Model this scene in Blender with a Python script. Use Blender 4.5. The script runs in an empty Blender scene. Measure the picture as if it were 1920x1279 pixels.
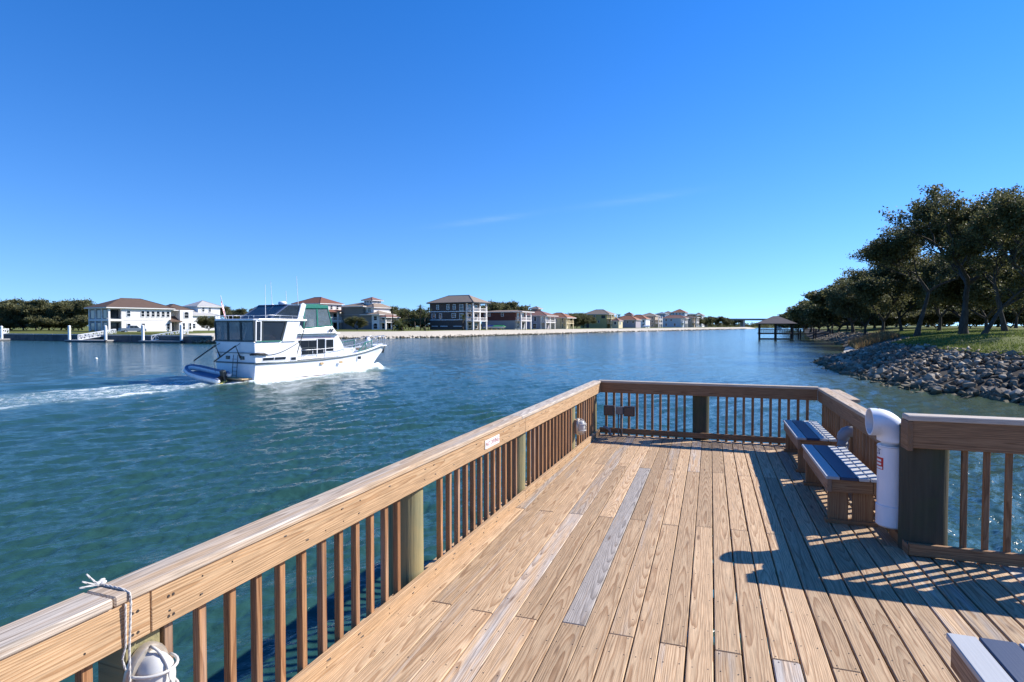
import bpy, bmesh, math, random
import numpy as np
from mathutils import Vector, Matrix, noise as mnoise

R = math.radians
S = bpy.context.scene
COL = S.collection

# ------------------------------------------------------------------ camera, sky, sun, exposure
ZD = 1.8                       # deck above the water
cam_d = bpy.data.cameras.new('camera'); cam = bpy.data.objects.new('camera', cam_d); COL.objects.link(cam)
cam.location = (0, 0, ZD + 1.8)
cam.rotation_euler = (R(90) - math.atan(29 / 1090.0), 0, 0)
cam_d.sensor_width = 36.0; cam_d.lens = 1090 / 1920 * 36.0
cam_d.clip_start = 0.05; cam_d.clip_end = 9000
S.camera = cam

SUN_AZ = R(72.5)               # clockwise from +Y
SUN_EL = R(36.5)
W = bpy.data.worlds.new('World'); S.world = W; W.use_nodes = True
wn = W.node_tree.nodes; wl = W.node_tree.links
for n in list(wn): wn.remove(n)
sky = wn.new('ShaderNodeTexSky'); sky.sky_type = 'NISHITA'; sky.sun_disc = False
sky.sun_elevation = SUN_EL; sky.sun_rotation = SUN_AZ
sky.altitude = 0; sky.air_density = 1.0; sky.dust_density = 0.0; sky.ozone_density = 3.0
hsv = wn.new('ShaderNodeHueSaturation'); hsv.inputs['Saturation'].default_value = 1.37
hsv.inputs['Hue'].default_value = 0.514
bg = wn.new('ShaderNodeBackground'); bg.inputs['Strength'].default_value = 0.132
wo = wn.new('ShaderNodeOutputWorld')
# look the sky up a little above the true direction, the same all round, so the horizon stays clear blue
tcw = wn.new('ShaderNodeTexCoord'); mpw = wn.new('ShaderNodeMapping'); mpw.inputs['Scale'].default_value = (1, 1, .82); mpw.inputs['Location'].default_value = (0, 0, .11)
wl.new(tcw.outputs['Generated'], mpw.inputs[0]); wl.new(mpw.outputs[0], sky.inputs['Vector'])
# two faint wisps of high cloud
def wm(op, a, b=None, c=None):
    nd = wn.new('ShaderNodeMath'); nd.operation = op
    for i, v in enumerate((a, b, c)):
        if v is None: continue
        if isinstance(v, bpy.types.NodeSocket): wl.new(v, nd.inputs[i])
        else: nd.inputs[i].default_value = v
    return nd.outputs[0]
sxyz = wn.new('ShaderNodeSeparateXYZ'); wl.new(tcw.outputs['Generated'], sxyz.inputs[0])
az_ = wm('ARCTAN2', sxyz.outputs[0], sxyz.outputs[1]); el_ = wm('ARCSINE', sxyz.outputs[2])
cmb = wn.new('ShaderNodeCombineXYZ'); wl.new(wm('MULTIPLY', az_, 14.0), cmb.inputs[0]); wl.new(wm('MULTIPLY', el_, 120.0), cmb.inputs[1])
nzw = wn.new('ShaderNodeTexNoise'); nzw.inputs['Scale'].default_value = 1.6; nzw.inputs['Detail'].default_value = 5; wl.new(cmb.outputs[0], nzw.inputs['Vector'])
tot = None
for a0, e0, slope, la, we, st_ in ((R(-2.6), R(10.2), .13, R(4.0), R(.28), .9), (R(12.0), R(11.9), .09, R(5.0), R(.35), .6)):
    da = wm('SUBTRACT', az_, a0); de = wm('SUBTRACT', el_, wm('MULTIPLY_ADD', da, slope, e0))
    q = wm('ADD', wm('POWER', wm('ABSOLUTE', wm('DIVIDE', da, la)), 2.0), wm('POWER', wm('ABSOLUTE', wm('DIVIDE', de, we)), 2.0))
    k_ = wm('MULTIPLY', wm('EXPONENT', wm('MULTIPLY', q, -1.0)), st_)
    tot = k_ if tot is None else wm('ADD', tot, k_)
cf = wm('MULTIPLY', wm('MULTIPLY', tot, nzw.outputs['Fac']), .09)
mxw = wn.new('ShaderNodeMix'); mxw.data_type = 'RGBA'; wl.new(cf, mxw.inputs[0]); mxw.inputs[7].default_value = (7.0, 7.6, 8.2, 1)
wl.new(sky.outputs[0], hsv.inputs['Color']); wl.new(hsv.outputs[0], mxw.inputs[6]); wl.new(mxw.outputs[2], bg.inputs['Color']); wl.new(bg.outputs[0], wo.inputs[0])
sd = bpy.data.lights.new('sun', 'SUN'); sd.energy = 5.0; sd.angle = R(0.5); sd.color = (1.0, 0.95, 0.87)
sun = bpy.data.objects.new('sun', sd); COL.objects.link(sun)
dirv = Vector((math.sin(SUN_AZ) * math.cos(SUN_EL), math.cos(SUN_AZ) * math.cos(SUN_EL), math.sin(SUN_EL)))
sun.rotation_euler = (-dirv).to_track_quat('-Z', 'Y').to_euler()
sun.location = dirv * 60
S.view_settings.view_transform = 'Standard'; S.view_settings.look = 'None'
S.view_settings.exposure = 0.72; S.view_settings.gamma = 1.0
S.cycles.use_denoising = True
S.cycles.max_bounces = 6
S.cycles.sample_clamp_direct = 6.0
S.cycles.sample_clamp_indirect = 4.0
try:
    S.cycles.denoising_prefilter = 'ACCURATE'
except Exception: pass

# ------------------------------------------------------------------ helpers: tags, meshes
def tag(o, label=None, cat=None, group=None, kind=None):
    if label: o['label'] = label
    if cat: o['category'] = cat
    if group: o['group'] = group
    if kind: o['kind'] = kind
    return o

def empty(name, loc=(0, 0, 0), rz=0, parent=None):
    o = bpy.data.objects.new(name, None); COL.objects.link(o)
    o.location = loc; o.rotation_euler = (0, 0, rz); o.empty_display_size = 0.2
    if parent: o.parent = parent
    return o

def link(name, me, mat=None, parent=None, loc=(0, 0, 0), rot=(0, 0, 0)):
    o = bpy.data.objects.new(name, me); COL.objects.link(o)
    if mat is not None and not me.materials: me.materials.append(mat)
    o.location = loc; o.rotation_euler = rot
    if parent: o.parent = parent
    return o

class MB:
    """collects simple shapes into one mesh"""
    def __init__(s): s.v = []; s.f = []; s.m = []
    def add(s, vs, fs, mi=0):
        b = len(s.v); s.v += [tuple(q) for q in vs]
        s.f += [tuple(b + i for i in f) for f in fs]; s.m += [mi] * len(fs); return s
    def box(s, x0, x1, y0, y1, z0, z1, mi=0):
        vs = [(x, y, z) for z in (z0, z1) for y in (y0, y1) for x in (x0, x1)]
        return s.add(vs, [(0, 2, 3, 1), (4, 5, 7, 6), (0, 1, 5, 4), (2, 6, 7, 3), (0, 4, 6, 2), (1, 3, 7, 5)], mi)
    def tube(s, pts, rad, n=8, mi=0, cap=True):
        pts = [Vector(p) for p in pts]
        if not hasattr(rad, '__len__'): rad = [rad] * len(pts)
        vs = []; fs = []
        for i, p in enumerate(pts):
            d = (pts[min(i + 1, len(pts) - 1)] - pts[max(i - 1, 0)])
            d = d.normalized() if d.length > 1e-9 else Vector((0, 0, 1))
            a = d.cross(Vector((0, 0, 1)))
            if a.length < 1e-3: a = Vector((1, 0, 0))
            a.normalize(); b = a.cross(d).normalized()
            for k in range(n):
                t = 2 * math.pi * k / n
                vs.append(p + (a * math.cos(t) + b * math.sin(t)) * rad[i])
        for i in range(len(pts) - 1):
            for k in range(n):
                k2 = (k + 1) % n
                fs.append((i * n + k, i * n + k2, (i + 1) * n + k2, (i + 1) * n + k))
        if cap:
            fs.append(tuple(range(n))[::-1]); fs.append(tuple((len(pts) - 1) * n + k for k in range(n)))
        return s.add(vs, fs, mi)
    def bar(s, a, b, w, h=None, mi=0):
        a = Vector(a); b = Vector(b); h = h or w
        d = (b - a).normalized(); u = Vector((0, 0, 1))
        if abs(d.z) > .95: u = Vector((0, 1, 0))
        x = d.cross(u).normalized() * (w / 2); y = x.cross(d).normalized() * (h / 2)
        vs = [a - x - y, a + x - y, a + x + y, a - x + y, b - x - y, b + x - y, b + x + y, b - x + y]
        return s.add(vs, [(3, 2, 1, 0), (4, 5, 6, 7), (0, 1, 5, 4), (1, 2, 6, 5), (2, 3, 7, 6), (3, 0, 4, 7)], mi)
    def prism(s, poly, z0, z1, mi=0):
        n = len(poly)
        vs = [(x, y, z0) for x, y in poly] + [(x, y, z1) for x, y in poly]
        return s.add(vs, [tuple(range(n))[::-1], tuple(range(n, 2 * n))] + [(i, (i + 1) % n, n + (i + 1) % n, n + i) for i in range(n)], mi)
    def sideprism(s, poly, y0, y1, mi=0):
        """polygon in x,z extruded along y"""
        n = len(poly)
        vs = [(x, y0, z) for x, z in poly] + [(x, y1, z) for x, z in poly]
        return s.add(vs, [tuple(range(n)), tuple(range(n, 2 * n))[::-1]] + [((i + 1) % n, i, n + i, n + (i + 1) % n) for i in range(n)], mi)
    def mesh(s, name, smooth=False):
        me = bpy.data.meshes.new(name); me.from_pydata(s.v, [], s.f); me.update()
        if any(s.m): me.polygons.foreach_set('material_index', s.m)
        bm = bmesh.new(); bm.from_mesh(me); bmesh.ops.recalc_face_normals(bm, faces=bm.faces); bm.to_mesh(me); bm.free()
        if smooth:
            me.polygons.foreach_set('use_smooth', [True] * len(me.polygons))
        return me
    def build(s, name, mat, parent=None, loc=(0, 0, 0), rot=(0, 0, 0), smooth=False, bevel=0):
        me = s.mesh(name, smooth)
        mats = mat if isinstance(mat, (list, tuple)) else [mat]
        for m in mats: me.materials.append(m)
        o = link(name, me, None, parent, loc, rot)
        if bevel:
            b = o.modifiers.new('bevel', 'BEVEL'); b.width = bevel; b.segments = 2; b.limit_method = 'ANGLE'; b.angle_limit = R(40)
        return o

def autosmooth(o, ang=35):
    me = o.data
    me.polygons.foreach_set('use_smooth', [True] * len(me.polygons))
    try: me.set_sharp_from_angle(angle=R(ang))
    except Exception: pass
    return o

def fast_mesh(name, verts, faces):
    """numpy verts (n,3), faces (m,k) with constant k"""
    me = bpy.data.meshes.new(name)
    verts = np.asarray(verts, dtype=np.float32); faces = np.asarray(faces, dtype=np.int32)
    k = faces.shape[1]
    me.vertices.add(len(verts)); me.vertices.foreach_set('co', verts.ravel())
    me.loops.add(faces.size); me.loops.foreach_set('vertex_index', faces.ravel())
    me.polygons.add(len(faces)); me.polygons.foreach_set('loop_start', np.arange(0, faces.size, k, dtype=np.int32))
    me.update(calc_edges=True); me.validate()
    return me

# ------------------------------------------------------------------ helpers: materials
class NT:
    def __init__(s, name):
        s.m = bpy.data.materials.new(name); s.m.use_nodes = True
        s.t = s.m.node_tree; s.b = s.t.nodes['Principled BSDF']
    def n(s, typ, **kw):
        nd = s.t.nodes.new(typ)
        for k, v in kw.items(): setattr(nd, k, v)
        return nd
    def l(s, a, b): s.t.links.new(a, b)
    def val(s, sock, v):
        if isinstance(v, bpy.types.NodeSocket): s.l(v, sock)
        else: sock.default_value = v
    def math(s, op, a, b=None, c=None, clamp=False):
        nd = s.n('ShaderNodeMath', operation=op); nd.use_clamp = clamp
        s.val(nd.inputs[0], a)
        if b is not None: s.val(nd.inputs[1], b)
        if c is not None: s.val(nd.inputs[2], c)
        return nd.outputs[0]
    def vmul(s, vec, k):
        nd = s.n('ShaderNodeVectorMath', operation='MULTIPLY'); s.val(nd.inputs[0], vec); s.val(nd.inputs[1], k); return nd.outputs[0]
    def vadd(s, vec, k):
        nd = s.n('ShaderNodeVectorMath', operation='ADD'); s.val(nd.inputs[0], vec); s.val(nd.inputs[1], k); return nd.outputs[0]
    def noise(s, vec, scale, detail=3, rough=.55, dist=0):
        nd = s.n('ShaderNodeTexNoise'); s.val(nd.inputs['Vector'], vec)
        nd.inputs['Scale'].default_value = scale; nd.inputs['Detail'].default_value = detail
        nd.inputs['Roughness'].default_value = rough; nd.inputs['Distortion'].default_value = dist
        return nd.outputs['Fac']
    def ramp(s, fac, stops, interp='LINEAR'):
        nd = s.n('ShaderNodeValToRGB'); cr = nd.color_ramp; cr.interpolation = interp
        while len(cr.elements) > 1: cr.elements.remove(cr.elements[0])
        for i, (p, c) in enumerate(stops):
            e = cr.elements[0] if i == 0 else cr.elements.new(p)
            e.position = p
            e.color = (c, c, c, 1) if not hasattr(c, '__len__') else (*c[:3], 1)
        s.val(nd.inputs[0], fac); return nd.outputs[0]
    def mix(s, fac, a, b, mode='MIX'):
        nd = s.n('ShaderNodeMix', data_type='RGBA', blend_type=mode)
        s.val(nd.inputs[0], fac)
        for sock, v in ((nd.inputs[6], a), (nd.inputs[7], b)):
            if isinstance(v, bpy.types.NodeSocket): s.l(v, sock)
            else: sock.default_value = (*v[:3], 1) if hasattr(v, '__len__') else (v, v, v, 1)
        return nd.outputs[2]
    def bump(s, h, strength, dist=.01):
        nd = s.n('ShaderNodeBump'); nd.inputs['Strength'].default_value = strength; nd.inputs['Distance'].default_value = dist
        s.l(h, nd.inputs['Height']); s.l(nd.outputs[0], s.b.inputs['Normal']); return nd
    def objco(s): return s.n('ShaderNodeTexCoord').outputs['Object']
    def done(s, color=None, rough=None, **kw):
        if color is not None:
            if isinstance(color, bpy.types.NodeSocket): s.l(color, s.b.inputs['Base Color'])
            else: s.b.inputs['Base Color'].default_value = (*color[:3], 1)
        if rough is not None: s.val(s.b.inputs['Roughness'], rough)
        for k, v in kw.items(): s.val(s.b.inputs[k.replace('_', ' ')], v)
        return s.m

_pc = {}
def plain(name, col, rough=.6, metal=0.0, var=.12, scale=3.0, spec=.4, bump=0):
    if name in _pc: return _pc[name]
    t = NT(name); co = t.objco()
    f = t.noise(co, scale, 4, .6)
    lo = tuple(c * (1 - var) for c in col); hi = tuple(min(1, c * (1 + var)) for c in col)
    c = t.ramp(f, [(.3, lo), (.7, hi)])
    if bump: t.bump(t.noise(co, scale * 8, 3), bump, .01)
    m = t.done(c, rough, Metallic=metal, Specular_IOR_Level=spec)
    _pc[name] = m; return m

def wood(name, light, dark, grey, ringfreq=150.0, weather=.5, stain=(.16, .09, .05), bump=.25):
    """flat-sawn pine: growth rings cut by the board face, fibres, silvered patches, knots. Board runs along local Y."""
    t = NT(name); co = t.objco()
    oi = t.n('ShaderNodeObjectInfo'); rnd = oi.outputs['Random']
    sep = t.n('ShaderNodeSeparateXYZ'); t.l(co, sep.inputs[0]); x, y, z = sep.outputs
    oc = t.n('ShaderNodeSeparateColor'); t.l(oi.outputs['Color'], oc.inputs[0])
    off = t.n('ShaderNodeCombineXYZ'); t.l(t.math('MULTIPLY', rnd, 13.7), off.inputs[0]); t.l(t.math('MULTIPLY', rnd, 71.3), off.inputs[1]); t.l(t.math('MULTIPLY', rnd, 29.1), off.inputs[2])
    p = t.vadd(co, off.outputs[0])
    # distance of the pith below the face wanders along the board -> cathedral arches
    n1 = t.noise(t.vmul(p, (.3, .24, .3)), 1.0, 2, .5)
    d = t.math('MULTIPLY_ADD', n1, .20, -.035)
    d = t.math('ADD', d, t.math('MULTIPLY', rnd, .03))
    xx = t.math('ADD', x, t.math('MULTIPLY_ADD', t.math('FRACT', t.math('MULTIPLY', rnd, 7.31)), .11, -.055))
    wob = t.noise(t.vmul(p, (9, 1.3, 9)), 1.0, 3, .55)
    rr = t.math('SQRT', t.math('ADD', t.math('MULTIPLY', xx, xx), t.math('MULTIPLY', t.math('ADD', d, z), t.math('ADD', d, z))))
    rr = t.math('ADD', rr, t.math('MULTIPLY', wob, .018))
    ring = t.math('FRACT', t.math('MULTIPLY', rr, ringfreq))
    lat = t.ramp(ring, [(0, .05), (.45, .2), (.8, .8), (.92, 1.0), (1.0, .1)])
    fib = t.noise(t.vmul(p, (190, 5, 190)), 1.0, 3, .6)
    broad = t.noise(t.vmul(p, (10, .8, 10)), 1.0, 4, .6)
    c = t.mix(t.math('MULTIPLY', lat, .68), light, dark)
    c = t.mix(t.ramp(broad, [(.3, .0), (.75, .55)]), c, t.mix(lat, tuple(min(1, k * 1.18) for k in light), tuple(k * 1.3 for k in dark)))
    # weathering: object colour red = how silvered the board is
    wmask = t.noise(t.vmul(p, (22, 1.1, 22)), 1.0, 5, .62)
    wthr = t.math('ADD', wmask, t.math('MULTIPLY_ADD', oc.outputs[0], 1.0, -.5))
    wf = t.ramp(wthr, [(.45, 0.0), (.78, weather)])
    greyc = t.mix(lat, grey, tuple(k * .52 for k in grey))
    c = t.mix(wf, c, greyc)
    # dark stains / sap streaks and knots
    st = t.noise(t.vmul(p, (34, 2.6, 34)), 1.0, 4, .7)
    c = t.mix(t.ramp(st, [(.60, 0), (.80, .6)]), c, stain)
    vo = t.n('ShaderNodeTexVoronoi'); vo.feature = 'F1'; t.l(t.vmul(p, (6.5, 1.15, 3.0)), vo.inputs['Vector']); vo.inputs['Scale'].default_value = 1.0
    c = t.mix(t.ramp(vo.outputs['Distance'], [(.035, .85), (.10, 0)]), c, tuple(k * .9 for k in stain))
    fm = t.ramp(fib, [(.3, .60), (.62, 1.12)])
    c = t.mix(1.0, c, fm, 'MULTIPLY')
    br = t.math('MULTIPLY_ADD', oc.outputs[1], .7, .65)
    cb = t.n('ShaderNodeCombineColor'); t.l(br, cb.inputs[0]); t.l(br, cb.inputs[1]); t.l(br, cb.inputs[2])
    c = t.mix(1.0, c, cb.outputs[0], 'MULTIPLY')
    hgt = t.math('ADD', t.math('MULTIPLY', lat, -.6), fib)
    t.bump(hgt, bump, .0025)
    return t.done(c, .72, Specular_IOR_Level=.25)

M = {}
M['deck'] = wood('deck_pine', (.50, .350, .210), (.235, .122, .056), (.43, .40, .37), weather=.85)
M['rail'] = wood('rail_pine', (.47, .315, .18), (.27, .14, .06), (.42, .39, .36), ringfreq=120, weather=.6)
M['cap'] = wood('cap_pine', (.50, .36, .23), (.30, .18, .09), (.53, .475, .41), ringfreq=130, weather=.8)  # weathered silver, made paler to put sun glare into the cap tops
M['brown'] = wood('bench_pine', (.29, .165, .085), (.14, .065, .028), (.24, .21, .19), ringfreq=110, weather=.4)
M['balus'] = wood('baluster_pine', (.36, .19, .09), (.18, .075, .03), (.36, .31, .27), ringfreq=90, weather=.5)

t = NT('treated_pile'); co = t.objco()
f1 = t.noise(t.vmul(co, (30, 30, 1.6)), 1, 4, .6); f2 = t.noise(co, 2.4, 4, .6)
c = t.mix(f1, (.27, .24, .13), (.15, .16, .095)); c = t.mix(t.ramp(f2, [(.4, 0), (.7, .7)]), c, (.33, .25, .11))
c = t.mix(t.ramp(t.noise(t.vmul(co, (60, 60, 1.2)), 1, 2), [(.6, 0), (.72, .6)]), c, (.06, .055, .035))
t.bump(f1, .5, .01); M['pile'] = t.done(c, .85, Specular_IOR_Level=.2)

t = NT('shaded_pile'); co = t.objco(); f1 = t.noise(t.vmul(co, (26, 26, 1.5)), 1, 5, .65); f2 = t.noise(co, 3.0, 4, .6)  # darker pile for the far and near-right rails, shade painted into its colour
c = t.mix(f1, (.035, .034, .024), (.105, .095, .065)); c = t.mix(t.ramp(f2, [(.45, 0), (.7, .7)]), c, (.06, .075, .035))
t.bump(f1, .6, .01); M['shaded_pile'] = t.done(c, .9, Specular_IOR_Level=.2)

t = NT('composite_board'); co = t.objco()
f1 = t.noise(t.vmul(co, (160, 3, 160)), 1, 3, .6); f2 = t.noise(co, 5, 4, .6)
c = t.mix(f1, (.30, .31, .32), (.42, .425, .43)); c = t.mix(t.ramp(f2, [(.45, 0), (.75, .35)]), c, (.36, .37, .38))
t.bump(f1, .25, .003); M['composite'] = t.done(c, .55, Specular_IOR_Level=.45)

for nm_, ca, cb2 in (('navy_board', (.012, .028, .070), (.022, .042, .095)), ('pale_board', (.40, .40, .395), (.52, .52, .51))):
    t = NT(nm_); co = t.objco(); f1 = t.noise(t.vmul(co, (160, 3, 160)), 1, 3, .6)
    t.bump(f1, .25, .003); M[nm_] = t.done(t.mix(f1, ca, cb2), .5, Specular_IOR_Level=.45)
t = NT('pvc_white'); co = t.objco(); f = t.noise(t.vmul(co, (6, 6, 2)), 1, 5, .65)
M['pvc'] = t.done(t.ramp(f, [(.35, (.74, .75, .78)), (.62, (.82, .82, .83)), (.75, (.66, .66, .66))]), .33, Specular_IOR_Level=.5)
M['pvc_grey'] = plain('pvc_grey', (.22, .23, .25), .45)
M['red'] = plain('sign_red', (.55, .02, .02), .45, var=.05)
M['faded_red'] = plain('faded_red_print', (.42, .17, .16), .6, var=.2, scale=60)
M['blue_print'] = plain('blue_print', (.03, .05, .16), .5)
M['sign_white'] = plain('sign_white', (.78, .76, .74), .5, var=.05)
M['rope'] = plain('rope_fibre', (.50, .48, .45), .9, var=.25, scale=180)
M['screw'] = plain('screw_steel', (.055, .045, .04), .6, .3)
M['steel'] = plain('stainless_steel', (.62, .63, .65), .28, .9, var=.05)
M['lamp_white'] = plain('lamp_white_enamel', (.54, .53, .50), .35, var=.08, scale=20)
M['lamp_brass'] = plain('lamp_weathered_metal', (.50, .44, .36), .4, .6, var=.2, scale=30)
M['box_grey'] = plain('outlet_box_grey', (.20, .19, .18), .5)
M['box_bronze'] = plain('outlet_box_bronze', (.10, .07, .055), .5)
M['gel_white'] = plain('gelcoat_white', (.75, .765, .79), .22, var=.03, scale=1.2, spec=.5)
M['white'] = plain('white_paint', (.80, .80, .79), .5, var=.04)
M['boot'] = plain('bottom_paint', (.10, .035, .03), .6)
M['rub'] = plain('rub_rail_teal', (.07, .10, .11), .4)
M['teal'] = plain('teal_canvas', (.012, .17, .13), .75, var=.2, scale=8)
M['frame_dark'] = plain('dark_trim', (.03, .04, .045), .5)
M['black'] = plain('black_rubber', (.02, .02, .022), .5)
M['navy'] = plain('navy_fabric', (.05, .085, .17), .6); M['bluegrey'] = plain('blue_grey_fabric', (.13, .17, .27), .6)
M['tube_grey'] = plain('inflatable_white', (.70, .71, .73), .45)
M['yellow'] = plain('yellow_canvas', (.55, .47, .12), .7)
M['tan'] = plain('tan_timber', (.48, .33, .17), .7, scale=12)
M['pink'] = plain('pink_cushion', (.60, .35, .33), .8)
M['stone'] = None

def glass(name, tint, rough=.05, alpha=1.0, spec=.6):
    t = NT(name); f = t.noise(t.objco(), 2.5, 3)
    c = t.mix(f, tint, tuple(min(1, k * 1.9) for k in tint))
    return t.done(c, rough, Specular_IOR_Level=spec, Alpha=alpha)
M['glass'] = glass('window_glass', (.012, .016, .022))
M['vinyl'] = glass('clear_vinyl', (.12, .155, .18), .07, .50)
M['vinyl_dark'] = glass('smoked_vinyl', (.02, .03, .045), .08, .70)

# ------------------------------------------------------------------ deck frame
DA = R(18.85)
def uvw(u, v, z=0.0):
    return Vector((u * math.cos(DA) + v * math.sin(DA), -u * math.sin(DA) + v * math.cos(DA), ZD + z))

rng = random.Random(7)
ROT_FACE = Matrix(((0, 1, 0), (0, 0, 1), (1, 0, 0))).to_euler()
_bmesh_cache = {}
def board_mesh(w, l, h, bev=.004):
    key = (round(w, 4), round(l, 4), round(h, 4), bev)
    if key in _bmesh_cache: return _bmesh_cache[key]
    bm = bmesh.new(); bmesh.ops.create_cube(bm, size=1.0)
    bmesh.ops.scale(bm, vec=(w, l, h), verts=bm.verts)
    if bev: bmesh.ops.bevel(bm, geom=list(bm.edges), offset=bev, segments=1, affect='EDGES', profile=.5)
    me = bpy.data.meshes.new('board'); bm.to_mesh(me); bm.free()
    _bmesh_cache[key] = me; return me

def board(name, w, l, h, loc, rot, parent, mat, weather=None, bright=None, bev=.004):
    me = board_mesh(w, l, h, bev)
    key = me.name + mat.name
    if not me.materials: me.materials.append(mat)
    elif me.materials[0] != mat:
        me = me.copy(); me.materials[0] = mat
    o = link(name, me, None, parent, loc, rot)
    o.color = (rng.uniform(.15, .75) if weather is None else weather, rng.uniform(.3, .7) if bright is None else bright, 0, 1)
    return o

# ------------------------------------------------------------------ water
BO = Vector((-17.98, 37.72, 0)); BH = Vector((.5, .8660254, 0)); BS = Vector((.8660254, -.5, 0))   # boat: stern centre, heading, starboard
def build_water():
    rad = [.05, .7, 1.4, 2.2]
    while rad[-1] < 260: rad.append(rad[-1] + max(.03, rad[-1] ** 2 / 2092 * .62))
    rad += [300, 380, 500, 700, 1000, 1600, 2600, 4200, 7000]
    rad = np.array(rad)
    a1 = np.radians(np.arange(-52, 52.01, .125)); a0 = np.radians(np.arange(52.5, 308, 3.0))
    ang = np.concatenate([a1, a0])
    nr, na = len(rad), len(ang)
    Rr, Aa = np.meshgrid(rad, ang, indexing='ij')
    X = Rr * np.sin(Aa); Y = Rr * np.cos(Aa)
    Z = np.zeros_like(X)
    g = np.random.default_rng(5)
    sp = np.maximum(Rr * np.radians(.125), Rr ** 2 / 2092 * .62)
    sp = np.maximum(sp, np.where(np.abs(Aa) > np.radians(52.2), 20, 0))
    wind = math.radians(315)
    def field(n, lo, hi, amp, spread):
        nonlocal Z
        for i in range(n):
            lam = lo * (hi / lo) ** g.random()
            th = wind + g.normal(0, spread)
            k = 2 * np.pi / lam
            a = amp * (lam ** 1.0) * (.5 + g.random())
            ph = k * (X * math.cos(th) + Y * math.sin(th)) + g.random() * 6.28
            fade = np.clip(lam / (sp * 1.7) - .5, 0, 1)
            if fade.max() <= 0: continue
            sn = np.sin(ph)
            Z += a * fade * (sn + .35 * np.cos(2 * ph))
    field(30, .55, 1.5, .0080, .32)
    field(30, .20, .55, .0080, .55)
    field(10, 1.8, 5.0, .0024, .45)
    # patchiness: gusts
    patch = .75 + .35 * np.sin(X * .11 + 1.3 * np.sin(Y * .07)) * np.sin(Y * .09 + X * .03)
    Z *= patch
    # boat coordinates (bx forward from transom, by to starboard)
    bx = (X - BO.x) * BH.x + (Y - BO.y) * BH.y
    by = (X - BO.x) * BS.x + (Y - BO.y) * BS.y
    foam = np.zeros_like(X)
    ay = np.abs(by)
    # wake behind the transom
    beh = np.clip(-bx, 0, None)
    ww = 1.9 + .075 * beh + .22 * np.sin(bx * 1.15) + .14 * np.sin(bx * 2.9 + 1) + .10 * np.sin(bx * 6.3 + 2 * np.sin(by))
    inside = np.clip((ww - ay) / .8, 0, 1) * (bx < .2)
    dec = np.exp(-beh / 40.0)
    foam = np.maximum(foam, inside * .60 * dec)
    edge = np.exp(-((ay - ww) / (.34 + .022 * beh)) ** 2) * (bx < .3)
    foam = np.maximum(foam, edge * (.74 + .26 * np.sin(bx * .9 + 2)) * np.exp(-beh / 70.0))
    foam = np.maximum(foam, np.exp(-((bx + .8) / 1.6) ** 2) * np.clip((2.3 - ay) / .6, 0, 1) * .95)
    # along the hull and the bow wave
    L = 12.2
    hw = np.where(bx < 7, 1.95, 1.95 * np.sqrt(np.clip(1 - ((bx - 7) / (L - 7)) ** 2, 0, 1)))
    dh = ay - hw
    al = (bx > -.5) & (bx < L + .4)
    wid = .55 + .10 * (L - bx).clip(0)
    foam = np.maximum(foam, al * np.exp(-(np.clip(dh, 0, None) / wid) ** 2) * np.where(bx > 8, 1.15, .92))
    bow = np.exp(-(((bx - 11.7) / 1.7) ** 2)) * np.exp(-(np.clip(dh, 0, None) / 1.7) ** 2)
    foam = np.maximum(foam, bow * 1.2)
    Z += .62 * bow * (.7 + .3 * np.sin(bx * 4.3 + by) * np.sin(by * 5.1))
    Z += .10 * al * np.exp(-(np.clip(dh - .3, 0, None) / .6) ** 2)
    Z += edge * .10 * np.exp(-beh / 25) + inside * .05 * dec * np.sin(bx * 2.1 + 2 * np.sin(by * 2))
    # diverging waves
    for kk, (o0, slope, amp, wd) in enumerate([(1.2, .24, .20, .55), (3.0, .30, .17, .8), (5.4, .36, .13, 1.1)]):
        s0 = L - bx - kk * 3
        line = o0 + slope * s0.clip(0)
        Z += amp * (s0 > 0) * np.exp(-((ay - line) / wd) ** 2) * np.clip(s0 / 5, 0, 1) * np.exp(-s0.clip(0) / 40)
        Z -= .5 * amp * (s0 > 0) * np.exp(-((ay - line + wd * 1.6) / wd) ** 2) * np.clip(s0 / 5, 0, 1) * np.exp(-s0.clip(0) / 40)
    V = np.stack([X, Y, Z], -1).reshape(-1, 3)
    i, j = np.meshgrid(np.arange(nr - 1), np.arange(na), indexing='ij')
    j2 = (j + 1) % na
    F = np.stack([i * na + j, (i + 1) * na + j, (i + 1) * na + j2, i * na + j2], -1).reshape(-1, 4)[:, ::-1]
    # centre cap
    me = fast_mesh('water', V, F)
    at = me.attributes.new('foam', 'FLOAT', 'POINT'); at.data.foreach_set('value', foam.reshape(-1).astype(np.float32))
    me.polygons.foreach_set('use_smooth', np.ones(len(F), dtype=bool))
    t = NT('river_water')
    geo = t.n('ShaderNodeNewGeometry'); pos = geo.outputs['Position']
    at = t.n('ShaderNodeAttribute', attribute_name='foam').outputs['Fac']
    big = t.noise(t.vmul(pos, (.05, .09, 0)), 1, 3)
    base = t.mix(big, (.016, .056, .049), (.024, .069, .058))
    # silty green shallows near the rocks
    sep = t.n('ShaderNodeSeparateXYZ'); t.l(pos, sep.inputs[0])
    sh = t.ramp(t.math('MULTIPLY_ADD', sep.outputs[0], 1 / 22.0, t.math('MULTIPLY', sep.outputs[1], -.004)), [(.15, 0), (.95, 1)])
    base = t.mix(sh, base, (.060, .085, .050))
    wa = t.math('MULTIPLY', t.math('SUBTRACT', sep.outputs[0], sep.outputs[1]), .707); wb_ = t.math('MULTIPLY', t.math('ADD', sep.outputs[0], sep.outputs[1]), .707)
    wv_ = t.n('ShaderNodeCombineXYZ'); t.l(wa, wv_.inputs[0]); t.l(wb_, wv_.inputs[1]); wv_ = wv_.outputs[0]
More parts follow.
